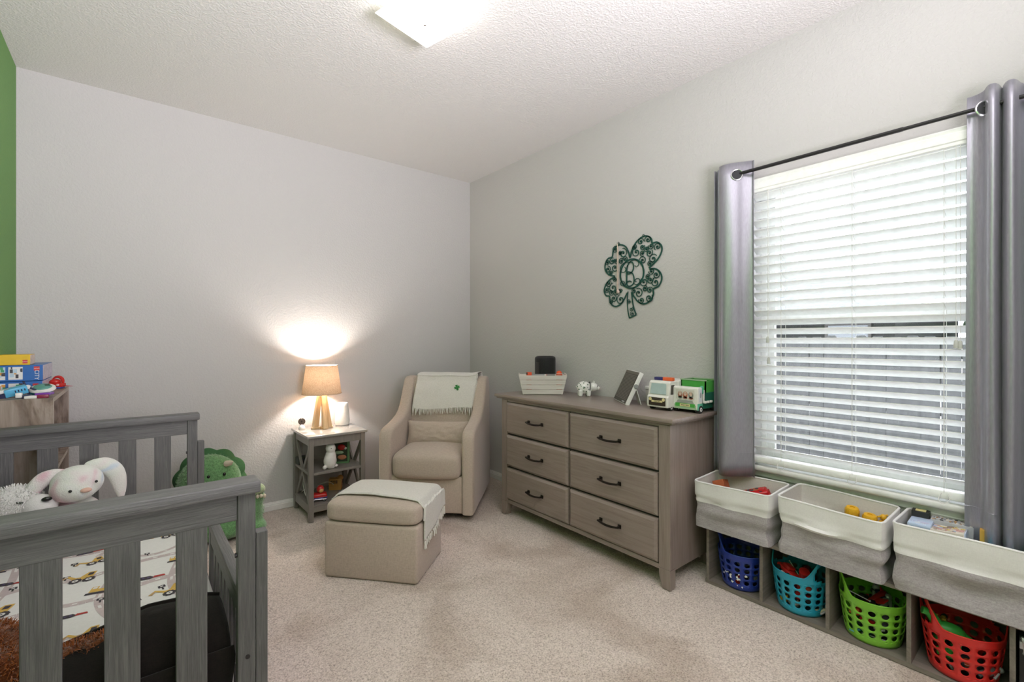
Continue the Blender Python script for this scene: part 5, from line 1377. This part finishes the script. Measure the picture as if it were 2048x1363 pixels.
def fabric_bin(label, cx, cy, wy, dx, z0, hgt, seed, rz=0, tilt=0):
    r = thing('fabric_bin', label, 'storage bin', (cx, cy, z0), R(rz), 'fabric bins on the bench')
    top, bot = rrect(dx/2, wy/2, .022), rrect(dx/2-.006, wy/2-.004, .020)
    M = len(top)
    def wall(u, v, inset=0):
        i = int(round(u*M)) % M; a, b = bot[i], top[i]
        k = 1-inset/(dx/2)
        x = (a[0]+(b[0]-a[0])*v)*k; y = (a[1]+(b[1]-a[1])*v)*(1-inset/(wy/2))
        s = math.sin(PI*v)
        q = noise.noise((x*9+seed, y*9, v*2.4))
        c = noise.noise((x*4+seed, y*4, v*5+seed))
        amp = .021*s*(1.2 if v < .62 else .35)
        ang = math.atan2(y, x)
        pin = -.012*s*(1-abs(math.cos(2*ang)))*(1 if v < .7 else .3)
        d = q*amp+c*amp*.8+pin
        L = math.hypot(x, y); x += d*x/L; y += d*y/L
        z = hgt*v+.006*math.cos(ang+seed)*v+tilt*x*v
        return (x, y, z)
    S = .56
    MB().grid(lambda u, v: wall(u, v*S), M, 16, cu=True).build('grey_body', m_bgrey, r)
    MB().grid(lambda u, v: (lambda p: (p[0]*1.004, p[1]*1.004, p[2]))(wall(u, S-.006+v*(1-S+.006))), M, 12, cu=True).build('white_band', m_bwhite, r)
    MB().grid(lambda u, v: wall(u, 1-v, .005), M, 20, cu=True).build('lining', m_binn, r)
    rim = [Vector(wall(k/M, 1, .0025)) for k in range(M)]
    MB().tube(rim, .0046, 8, True).build('rim', m_bwhite, r)
    fl_ = MB(); fl_.add([(*p, .004) for p in [(a*.99, b*.99) for a, b in bot]], [tuple(range(M))]); fl_.build('bin_floor', m_binn, r)
    return r
def bin_handle(r, y, x, z, s):
    MB().rbox(x-.016, x+.016, y-.003, y+.003, z-.024, z+.010, .003, 2).build('leather_handle', plain('dark_brown_leather', (.035, .022, .016), .5), r, True)
    MB().tube([(x, y-.004, z), (x, y+.004, z)], .006, 12).build('rivet', plain('brass_rivet', (.4, .3, .16), .3, .8), r, True)
BB = NZ+.001
bin1 = fabric_bin('grey fabric bin with a white band next to the dresser, holding red packets', 2.342, 1.065, .362, .262, BB, .232, 1.0, 1.5)
bin_handle(bin1, .879, 2.335, BB+.158, -1)
bin2 = fabric_bin('grey fabric bin with a white band holding yellow and black toys', 2.352, .662, .382, .272, BB, .244, 5.3, -.5)
bin3 = fabric_bin('grey fabric bin with a white band packed with boxed games, below the curtain', 2.368, .225, .452, .276, BB, .246, 9.1, 0)

def carton(name, label, c, size, rot, mat, extra=None, cat='box'):
    r = thing(name, label, cat, c, rot)
    a, b, d = size
    MB().rbox(-a/2, a/2, -b/2, b/2, 0, d, .0015, 1).build('carton', mat, r)
    return r
def prints(r, x0, x1, y0, y1, z, mats, n, seed, s=(.008, .03)):
    rnd = random.Random(seed); pp = MB()
    for k in range(n):
        cx, cy = rnd.uniform(x0, x1), rnd.uniform(y0, y1); rr = rnd.uniform(*s)/2; q = rnd.uniform(.5, 1)
        pts = [(max(x0, min(x1, cx+rr*math.cos(t*PI/5))), max(y0, min(y1, cy+rr*q*math.sin(t*PI/5)))) for t in range(10)]
        pp.mat(rnd.randrange(len(mats))).prism(pts, z-.0002, z+.0003+.00004*k)
    pp.build('cover_print', mats, r)
FB = BB+.006
# first bin
r = carton('orange_box', 'worn orange box tilted in the bin next to the dresser', (2.375, 1.165, FB+.130), (.10, .055, .075), (R(-20), R(14), R(12)), plain('worn_orange', (.42, .10, .03), .6, nscale=14, var=.35))
r = thing('snack_packet', 'shiny red printed packet lying in the bin next to the dresser', 'packet', (2.405, 1.03, FB+.140), (R(6), R(-18), R(-62)))
MB().rbox(-.075, .075, -.035, .035, 0, .040, .010, 3).build('packet_body', plain('red_foil', (.50, .015, .018), .25), r)
MB().box(.068, .082, -.033, .033, .016, .022).build('crimped_end', plain('dark_red_foil', (.35, .01, .012), .3), r)
MB().box(-.05, .035, -.0358, -.030, .008, .030).build('label_strip', plain('cream_label', (.62, .48, .38), .5), r)
prints(r, -.05, .05, -.028, .028, .0402, [plain('print_pale', (.66, .55, .45), .5), plain('print_rust', (.4, .1, .04), .5), m_prt[0]], 12, 3)
r = thing('snack_packet', 'white edged red packet half under the foil packet', 'packet', (2.385, 1.085, FB+.128), (R(-4), R(-10), R(-70)))
MB().rbox(-.06, .06, -.028, .028, 0, .028, .006, 2).build('packet_body', plain('bright_red_card', (.55, .03, .025), .5), r)
MB().rbox(-.061, .061, -.0285, .0285, .010, .016, .002, 1).build('white_stripe', m_white, r)
r = carton('red_carton', 'dark red carton standing at the bottom of the bin next to the dresser', (2.40, .985, FB), (.07, .10, .125), R(5), plain('dark_red_card', (.30, .02, .02), .5))
r2_ = carton('brown_carton', 'brown carton under the worn orange box', (2.365, 1.14, FB), (.12, .13, .118), R(8), plain('brown_card', (.30, .19, .11), .8))
# second bin
for (x, y, lab, zz) in ((2.452, .640, 'black canister with a yellow cap, tallest in the middle bin', .06), (2.455, .578, 'black canister with a yellow cap leaning beside its taller twin', .045)):
    r = thing('toy_canister', lab, 'canister', (x, y, FB+zz), (R(4), R(-8), R(10)))
    MB().lathe([(.021, 0), (.024, .004), (.024, .10), (.020, .11)], 20).build('canister_body', plain('black_canister', (.018, .017, .02), .4), r)
    MB().lathe([(.024, .108), (.0255, .112), (.0255, .138), (.022, .145), (.010, .146), (.010, .142), (0, .142)], 20).build('cap', m_yellow, r)
    for k in range(10): a = 2*PI*k/10; MB().rbox(-.002, .002, .0245, .027, .112, .138, .001, 1, Matrix.Rotation(a, 4, 'Z')).build('cap_ridge', m_yellow, r)
r = thing('toy_stick', 'pale yellow toy stick leaning in the middle bin', 'toy', (2.40, .745, FB), (R(14), R(-24), R(20)))
MB().tube([(0, 0, 0), (0, 0, .205)], [.006, .0075], 10).build('shaft', plain('pale_yellow', (.70, .58, .16), .5), r)
MB().rbox(-.010, .010, -.006, .006, .198, .214, .003).build('tip', plain('pale_yellow_tip', (.72, .62, .25), .5), r)
r = thing('toy_figure', 'small yellow toy figure at the end of the middle bin', 'toy', (2.462, .525, FB+.125), R(-30))
MB().rbox(-.014, .014, -.010, .010, 0, .045, .004).build('torso', m_yellow, r); MB().ell((0, 0, .058), (.012, .012, .013), 12, 8).build('head', m_yellow, r)
for s in (-1, 1): MB().tube([(s*.014, 0, .038), (s*.030, -.004, .030)], [.006, .005], 8).build('arm', m_yellow, r)
MB().tube([(-.028, 0, .062), (.028, 0, .066)], .004, 8).build('hat_brim', m_yellow, r)
r = thing('toy_wrench', 'yellow toy wrench lying behind the pale stick', 'toy', (2.385, .700, FB+.130), (R(80), 0, R(60)))
MB().rbox(-.006, .006, -.004, .004, -.06, .05, .003).build('handle', m_yellow, r); MB().tube([(.014*math.cos(q), 0, .06+.014*math.sin(q)) for q in [R(120+k*30) for k in range(11)]], .005, 8).build('jaw', m_yellow, r)
carton('toy_case', 'tan box at the bottom of the middle bin', (2.40, .64, FB), (.13, .24, .048), R(2), plain('tan_card', (.42, .30, .20), .8))
# third bin
T3 = FB+.04
r = carton('camera_box', 'small black box with a yellow square in the corner of the games bin', (2.470, .405, T3), (.045, .055, .205), R(4), plain('black_card', (.02, .02, .02), .5))
MB().box(-.014, .014, -.016, .016, .205, .2058).build('yellow_square', plain('cream_yellow', (.70, .62, .28), .5), r)
r = carton('blue_box', 'pale blue and white box slanting in the games bin', (2.385, .392, FB+.03), (.135, .068, .185), (0, R(4), R(4)), plain('cobalt_card', (.04, .16, .42), .45))
MB().rbox(-.069, .069, -.0345, .0345, .180, .196, .004, 2).build('pale_lid', plain('pale_blue_card', (.48, .58, .76), .5), r)
prints(r, -.06, .06, -.03, .03, .1962, [plain('print_ice', (.62, .68, .78), .5), plain('print_lilac', (.52, .52, .70), .5)], 10, 4)
r = carton('blue_carton', 'bright blue carton edge behind the pale blue box', (2.40, .350, FB+.01), (.10, .010, .175), R(2), m_boxblue)
r = carton('tray_box', 'long silver tray box with tiny printed pictures in the games bin', (2.466, .305, T3), (.052, .135, .190), R(2), plain('silver_card', (.42, .43, .46), .4))
prints(r, -.025, .025, -.065, .065, .1902, [plain('print_grey2', (.25, .25, .27), .5), plain('print_tan2', (.45, .28, .14), .5), plain('print_cream2', (.68, .64, .58), .5), m_prt[0]], 60, 5, (.006, .016))
r = carton('yellow_box', 'amber yellow box at the end of the silver tray', (2.450, .212, T3), (.085, .042, .200), R(3), plain('amber_card', (.62, .36, .06), .45))
prints(r, -.03, .03, -.016, .016, .2002, [plain('print_dkamber', (.35, .18, .03), .5)], 6, 8, (.006, .014))
for k in range(7): MB().box(-.0435, -.0415, -.0215, -.0195, .02+k*.025, .034+k*.025).build('edge_notch', m_black, r)
r = carton('board_book', 'cream board book with small printed pictures at the front of the games bin', (2.365, .246, FB+.01), (.135, .016, .190), (R(-18), 0, R(4)), plain('cream_page', (.66, .60, .50), .5))
r = carton('puzzle_box', 'cream puzzle box with scattered yellow prints in the games bin', (2.375, .305, FB+.148), (.130, .092, .075), (R(-5), R(7), R(3)), plain('cream_card', (.68, .62, .54), .5))
prints(r, -.06, .06, -.043, .043, .0752, [plain('print_yel', (.62, .48, .12), .5), plain('print_pink', (.60, .36, .34), .5), plain('print_brown2', (.28, .2, .15), .5), plain('print_cream', (.70, .66, .58), .5), plain('print_blue3', (.40, .48, .66), .5)], 46, 6, (.010, .026))
MB().rbox(-.067, .067, -.050, -.046, .0, .0765, .002, 1).build('blue_end', plain('pale_blue_end', (.50, .58, .72), .5), r)
r = thing('green_jar', 'olive green jar beside the amber box', 'jar', (2.462, .165, T3), 0)
MB().lathe([(.020, 0), (.022, .01), (.022, .15), (.018, .165)], 18).build('jar_body', plain('olive_green', (.20, .24, .10), .4), r); MB().lathe([(.020, .163), (.021, .168), (.021, .185), (0, .187)], 18).build('jar_lid', plain('sage_lid', (.34, .38, .24), .4), r)
r = thing('activity_book', 'turquoise activity book with busy printed cover under the curtain hem', 'book', (2.352, .140, FB+.165), (R(4), R(10), R(8)))
MB().rbox(-.075, .075, -.095, .095, 0, .014, .002, 1).build('pages', plain('page_white', (.68, .67, .64), .7), r)
MB().rbox(-.077, .077, -.097, .097, .0135, .0165, .001, 1).build('cover', plain('turquoise_cover', (.05, .36, .46), .4), r)
prints(r, -.07, .07, -.09, .06, .0166, [plain('print_red4', (.45, .08, .08), .5), plain('print_pink4', (.62, .40, .46), .5), plain('print_white4', (.70, .70, .70), .5), plain('print_olive4', (.20, .18, .05), .5), plain('print_teal4', (.03, .25, .30), .5), m_prt[0]], 60, 12, (.012, .035))
carton('game_carton', 'grey carton under the turquoise activity book', (2.355, .130, FB), (.15, .17, .155), R(2), plain('grey_card', (.30, .29, .28), .7))
carton('game_carton', 'brown carton under the cream puzzle box', (2.375, .31, FB), (.12, .075, .140), R(2), plain('mid_brown_card', (.28, .18, .11), .7))

# ------------------------------------------------------------------ perforated tubs in the cubbies
def tub(label, cy, mat, ang_h, seed, cx=2.372, S_=1.0):
    r = thing('perforated_tub', label, 'toy tub', (cx, cy, .0185), 0, 'perforated tubs in the cubby bench')
    rt_, rb_, ZL = .1175, .092, .150
    ry_ = .98
    def surf(th, z):
        k = z/.175; rad = rb_+(rt_-rb_)*min(1.0, k)**.8+.004*max(0, k-1)
        return (rad*math.cos(th)*1.0, rad*math.sin(th)*ry_, z)
    def rimz(th): return .172+.098*max(0, math.cos(2*(th-ang_h)))**1.5*.98+.004
    mb = MB(); NCOL, NROW = 16, 4
    zr = [.030+(.030*i) for i in range(NROW+1)]
    # holes: each cell is a square ring around a round hole
    for c in range(NCOL):
        t0, t1 = 2*PI*c/NCOL, 2*PI*(c+1)/NCOL; tm = (t0+t1)/2
        for q in range(NROW):
            z0, z1 = zr[q], zr[q+1]; zm = (z0+z1)/2; n = 16
            outer, inner = [], []
            for k in range(n):
                a = 2*PI*k/n+PI/4; cx_, cz_ = math.cos(a), math.sin(a); m_ = max(abs(cx_), abs(cz_))
                outer.append(surf(tm+(cx_/m_)*(t1-t0)/2, zm+(cz_/m_)*(z1-z0)/2))
                inner.append(surf(tm+cx_*(t1-t0)*.285, zm+cz_*(z1-z0)*.37))
            mb.add(outer+inner, [(k, (k+1) % n, n+(k+1) % n, n+k) for k in range(n)], True)
    N = 96
    mb.grid(lambda u, v: surf(2*PI*u, .004+(zr[0]-.004)*v), 64, 3, cu=True)
    ztop = zr[-1]
    # upper zone with two handle openings
    vs = []; fs = []; NV = 10
    for j in range(NV+1):
        for i in range(N):
            th = 2*PI*i/N; zt = rimz(th); vs.append(surf(th, ztop+(zt-ztop)*j/NV))
    for j in range(NV):
        for i in range(N):
            th = 2*PI*(i+.5)/N; d = (th-ang_h+PI/2) % PI-PI/2; v = (j+.5)/NV
            if (abs(d)/.44)**2.6+(abs(v-.50)/.36)**2.6 < 1: continue
            fs.append((j*N+i, j*N+(i+1) % N, (j+1)*N+(i+1) % N, (j+1)*N+i))
    mb.add(vs, fs, True)
    mb.add([surf(2*PI*i/48, .004) for i in range(48)], [tuple(range(47, -1, -1))])
    o = mb.build('tub_wall', mat, r, solid=.0024, off=0, angle=60, weld=.0003)
    rim = [Vector(surf(2*PI*i/N, rimz(2*PI*i/N))) for i in range(N)]
    MB().tube(rim, .0026, 6, True).build('rim', mat, r)
    return r
m_tb = plain('royal_blue_tub', (.012, .035, .26), .35, coat=.2); m_tt = plain('teal_tub', (.012, .30, .44), .35, coat=.2)
m_tg = plain('lime_green_tub', (.19, .47, .035), .35, coat=.2); m_tr = plain('red_tub', (.62, .022, .018), .35, coat=.2)
TUBY = (1.068, .806, .540, .274)
VA = PI-.25   # direction from a tub towards the room
tub_b = tub('royal blue perforated tub in the cubby nearest the dresser', TUBY[0], m_tb, R(180-62), 1)
tub_t = tub('teal perforated tub filled with red toys', TUBY[1], m_tt, R(249), 2)
tub_g = tub('lime green perforated tub filled with small mixed toys', TUBY[2], m_tg, R(180-66), 3)
tub_r = tub('red perforated tub filled with green and mixed toys', TUBY[3], m_tr, R(180-62), 4)
# paint splashes on the blue tub
sp = MB(); rnd = random.Random(5)
for k in range(15):
    th = rnd.uniform(R(150), R(215)); z = rnd.uniform(.018, .085); rad = .0945+(.1175-.092)*min(1, z/.175)**.8; s = rnd.uniform(.004, .010)
    p = Vector((rad*math.cos(th), rad*math.sin(th)*.98, z)); nr = Vector((math.cos(th), math.sin(th), .1)).normalized()
    M = Matrix.Translation(p-nr*.0005) @ nr.to_track_quat('Z', 'Y').to_matrix().to_4x4() @ Matrix.Rotation(rnd.uniform(0, 6), 4, 'Z')
    sp.prism([(s*math.cos(q*PI/5)*rnd.uniform(.4, 1.1), s*.55*math.sin(q*PI/5)*rnd.uniform(.5, 1.2)) for q in range(10)], -.0025, .0004, M)
sp.build('white_splashes', m_white, tub_b)

# toys in the tubs
def toy_car(r, body, s=1.0):
    MB().rbox(-.036*s, .036*s, -.016*s, .016*s, .006*s, .020*s, .005*s, 2).build('car_body', body, r)
    MB().rbox(-.016*s, .018*s, -.014*s, .014*s, .018*s, .032*s, .005*s, 2).build('car_roof', body, r)
    for x in (-.022, .022):
        for y in (-1, 1): MB().tube([(x*s, y*.012*s, .008*s), (x*s, y*.018*s, .008*s)], .008*s, 12).build('wheel', m_blackr, r)
def toy_figure(r, body, limb, s=1.0):
    MB().rbox(-.012*s, .012*s, -.008*s, .008*s, .03*s, .062*s, .003*s).build('torso', body, r); MB().ell((0, 0, .074*s), .011*s, 12, 8).build('head', limb, r)
    for k in (-1, 1):
        MB().tube([(k*.014*s, 0, .058*s), (k*.024*s, -.006*s, .036*s)], [.005*s, .004*s], 8).build('arm', limb, r); MB().tube([(k*.006*s, 0, .03*s), (k*.009*s, 0, 0)], [.006*s, .005*s], 8).build('leg', body, r)
def toy_plane(r, body, wing, s=1.0):
    MB().tube([(-.045*s, 0, 0), (-.03*s, 0, 0), (.03*s, 0, 0), (.045*s, 0, 0)], [.004*s, .010*s, .009*s, .003*s], 12).build('fuselage', body, r)
    MB().prism([(-.012*s, -.045*s), (.010*s, -.045*s), (.018*s, 0), (.010*s, .045*s), (-.012*s, .045*s), (-.006*s, 0)], -.002*s, .002*s).build('wings', wing, r)
    MB().prism([(-.042*s, .002*s), (-.028*s, .002*s), (-.040*s, .022*s)], -.001*s, .001*s, Matrix.Rotation(R(90), 4, 'X')).build('tail_fin', wing, r)
def toy_ball(r, m1, s=1.0):
    MB().ell((0, 0, .022*s), .022*s, 18, 12).build('ball', m1, r); MB().tube([(.0221*s*math.cos(q*PI/10), .0221*s*math.sin(q*PI/10), .022*s) for q in range(20)], .0012*s, 5, True).build('seam', m_white, r)
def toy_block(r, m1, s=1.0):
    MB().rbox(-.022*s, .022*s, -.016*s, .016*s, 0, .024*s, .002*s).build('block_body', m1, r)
    for x in (-.011, .011):
        for y in (-.008, .008): MB().tube([(x*s, y*s, .023*s), (x*s, y*s, .029*s)], .0048*s, 10).build('stud', m1, r)
def toy_tube(r, m1, s=1.0):
    MB().tube([(0, 0, 0), (0, 0, .09*s)], .016*s, 16).build('tube_body', m1, r); MB().tube([(0, 0, .088*s), (0, 0, .096*s)], .018*s, 16).build('tube_collar', m1, r)
def toy_stick(r, m1, s=1.0):
    MB().tube([(-.06*s, 0, 0), (.06*s, 0, 0)], .003*s, 8).build('rod', m1, r); MB().ell((.06*s, 0, 0), .006*s, 10, 6).build('knob', m1, r)
def toy_ring(r, m1, s=1.0):
    MB().tube([(.024*s*math.cos(q*PI/10), .024*s*math.sin(q*PI/10), 0) for q in range(20)], .006*s, 8, True).build('ring_body', m1, r)
def toy_dino(r, m1, s=1.0):
    mb = MB(); mb.ell((0, 0, .03*s), (.030*s, .016*s, .018*s), 14, 10); mb.tube([(.022*s, 0, .038*s), (.038*s, 0, .055*s), (.050*s, 0, .056*s)], [.011*s, .009*s, .008*s], 10); mb.tube([(-.024*s, 0, .028*s), (-.062*s, 0, .016*s)], [.010*s, .002*s], 10)
    for x in (-.014, .014):
        for y in (-.010, .010): mb.tube([(x*s, y*s, .024*s), (x*s, y*s, 0)], [.007*s, .006*s], 8)
    mb.build('dinosaur_body', m1, r)
m_dull = plain('charcoal_plastic', (.05, .05, .055), .5); m_cream = plain('cream_plastic', (.62, .56, .40), .45); m_lime2 = plain('grass_green_plastic', (.05, .36, .06), .4)
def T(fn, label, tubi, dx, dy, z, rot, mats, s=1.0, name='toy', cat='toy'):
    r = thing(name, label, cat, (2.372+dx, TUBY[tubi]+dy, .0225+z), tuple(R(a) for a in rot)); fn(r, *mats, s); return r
T(toy_block, 'dark red toy block at the front of the blue tub', 0, -.055, -.01, .012, (0, 10, 20), (m_red,), 1.2, 'toy_block')
T(toy_car, 'charcoal toy car in the blue tub', 0, .01, .03, .012, (0, 0, 40), (m_dull,), 1.2, 'toy_car')
T(toy_figure, 'grey toy figure lying in the blue tub', 0, -.03, -.05, .04, (80, 0, 70), (m_grey, m_dull), 1.1, 'toy_figure')
T(toy_plane, 'navy toy plane in the blue tub', 0, .03, -.03, .055, (10, 20, 120), (m_navy, m_dull), 1.2, 'toy_plane')
T(toy_ball, 'dark blue ball in the blue tub', 0, .045, .02, .045, (0, 0, 0), (m_navy,), 1.2, 'toy_ball', 'ball')
T(toy_car, 'bright red toy car on top of the pile in the teal tub', 1, -.045, .045, .142, (14, -12, 60), (m_red,), 1.35, 'toy_car')
T(toy_tube, 'red toy tube sticking up from the teal tub', 1, -.02, -.008, .09, (14, -24, 0), (m_red,), 1.15, 'toy_tube')
T(toy_block, 'red toy block near the handle of the teal tub', 1, -.045, -.05, .09, (10, 30, 30), (m_red,), 1.4, 'toy_block')
T(toy_dino, 'dark red toy dinosaur at the back of the teal tub', 1, .04, -.02, .115, (10, 0, 200), (plain('deep_red_plastic', (.28, .012, .012), .4),), 1.2, 'toy_dinosaur')
T(toy_stick, 'silver toy rod across the teal tub', 1, -.02, .02, .165, (10, -50, 80), (m_silver,), .6, 'toy_rod')
T(toy_ring, 'white toy ring at the rim of the teal tub', 1, -.075, .045, .148, (50, 20, 0), (m_white,), .6, 'toy_ring')
T(toy_ball, 'cream ball low in the teal tub', 1, -.052, .012, .006, (0, 0, 0), (m_cream,), 1.0, 'toy_ball', 'ball')
T(toy_block, 'yellow toy block at the bottom of the teal tub', 1, -.055, .05, .02, (0, 10, 0), (m_yellow,), .8, 'toy_block')
T(toy_car, 'dark red toy car inside the teal tub', 1, -.04, -.02, .045, (0, 10, 100), (m_red,), 1.2, 'toy_car')
T(toy_figure, 'cream toy figure at the bottom of the teal tub', 1, -.04, -.055, .012, (70, 0, 20), (m_cream, m_grey), .9, 'toy_figure')
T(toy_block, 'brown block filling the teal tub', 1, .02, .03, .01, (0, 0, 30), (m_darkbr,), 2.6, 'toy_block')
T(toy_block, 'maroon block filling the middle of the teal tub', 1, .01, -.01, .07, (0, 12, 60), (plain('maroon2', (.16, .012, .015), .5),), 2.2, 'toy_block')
T(toy_plane, 'dark red toy plane on the pile in the lime tub', 2, .025, .0, .135, (20, 25, 150), (plain('crimson', (.36, .015, .015), .4), m_red), 1.3, 'toy_plane')
T(toy_figure, 'grey robot figure sprawled on the pile in the lime tub', 2, -.03, -.015, .112, (70, 20, 70), (m_grey, m_silver), 1.35, 'toy_robot')
T(toy_figure, 'navy toy figure on the pile in the lime tub', 2, .015, -.045, .118, (60, 0, 130), (m_navy, m_silver), 1.25, 'toy_figure')
T(toy_stick, 'silver toy axle at the edge of the lime tub', 2, -.035, .045, .155, (0, 20, -70), (m_silver,), .75, 'toy_rod')
T(toy_ball, 'amber ball at the rim of the lime tub', 2, -.068, .028, .118, (0, 0, 0), (plain('amber_ball', (.60, .30, .06), .4),), .75, 'toy_ball', 'ball')
T(toy_block, 'orange toy block pressed against the lime tub wall', 2, -.062, .045, .085, (0, 20, 0), (m_orange,), 1.0, 'toy_block')
T(toy_car, 'red and white toy car behind the holes of the lime tub', 2, -.066, .005, .06, (0, 15, 70), (m_red,), .9, 'toy_car')
T(toy_car, 'dark toy car in the middle of the lime tub', 2, -.03, -.05, .06, (0, 5, 20), (m_dull,), 1.3, 'toy_car')
T(toy_block, 'white toy block low in the lime tub', 2, -.062, -.035, .055, (0, 20, 40), (m_white,), .8, 'toy_block')
T(toy_plane, 'green toy plane at the bottom of the lime tub', 2, -.045, .03, .022, (0, 10, 60), (m_tealg, m_cyan), 1.0, 'toy_plane')
T(toy_stick, 'white toy rod at the bottom of the lime tub', 2, -.062, -.02, .02, (0, 10, 80), (m_white,), .7, 'toy_rod')
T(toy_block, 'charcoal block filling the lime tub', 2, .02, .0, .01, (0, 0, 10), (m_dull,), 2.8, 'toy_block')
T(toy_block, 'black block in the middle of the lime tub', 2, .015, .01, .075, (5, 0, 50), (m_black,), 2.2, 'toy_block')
T(toy_block, 'large amber toy block at the back of the red tub', 3, -.01, .058, .135, (0, 8, 10), (plain('amber_block', (.48, .28, .04), .5),), 1.25, 'toy_block')
T(toy_dino, 'bright green toy dinosaur standing in the red tub', 3, -.045, .035, .09, (8, -10, 115), (m_lime2,), 1.7, 'toy_dinosaur')
T(toy_block, 'green toy block behind the holes of the red tub', 3, -.066, .03, .062, (0, 10, 70), (m_lime2,), 1.1, 'toy_block')
T(toy_car, 'charcoal toy car low in the red tub', 3, -.06, -.01, .03, (0, 10, 80), (m_dull,), 1.1, 'toy_car')
T(toy_ball, 'orange ball low in the red tub', 3, -.062, -.022, .045, (0, 0, 0), (m_orange,), .7, 'toy_ball', 'ball')
T(toy_figure, 'silver toy figure at the bottom of the red tub', 3, -.055, -.045, .03, (70, 0, 40), (m_silver, m_grey), 1.0, 'toy_figure')
T(toy_ring, 'silver toy ring at the bottom of the red tub', 3, -.062, .02, .03, (60, 20, 0), (m_silver,), .8, 'toy_ring')
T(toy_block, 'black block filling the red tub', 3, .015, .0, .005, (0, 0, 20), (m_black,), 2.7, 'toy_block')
bb_ = thing('black_storage_box', 'black box with a silver clasp in the last cubby of the bench', 'storage box', (2.385, .005, .0185))
MB().rbox(2.272, 2.50, -.128, .126, .0185, .262, .006).build('box_body', m_black, bb_, True)
MB().tube(spline([(2.271, .118, .252), (2.262, .116, .258), (2.258, .112, .24), (2.262, .112, .215), (2.271, .114, .205)], 5), .0045, 8).rbox(2.262, 2.274, .104, .124, .222, .246, .002).build('clasp', m_silver, bb_, True)
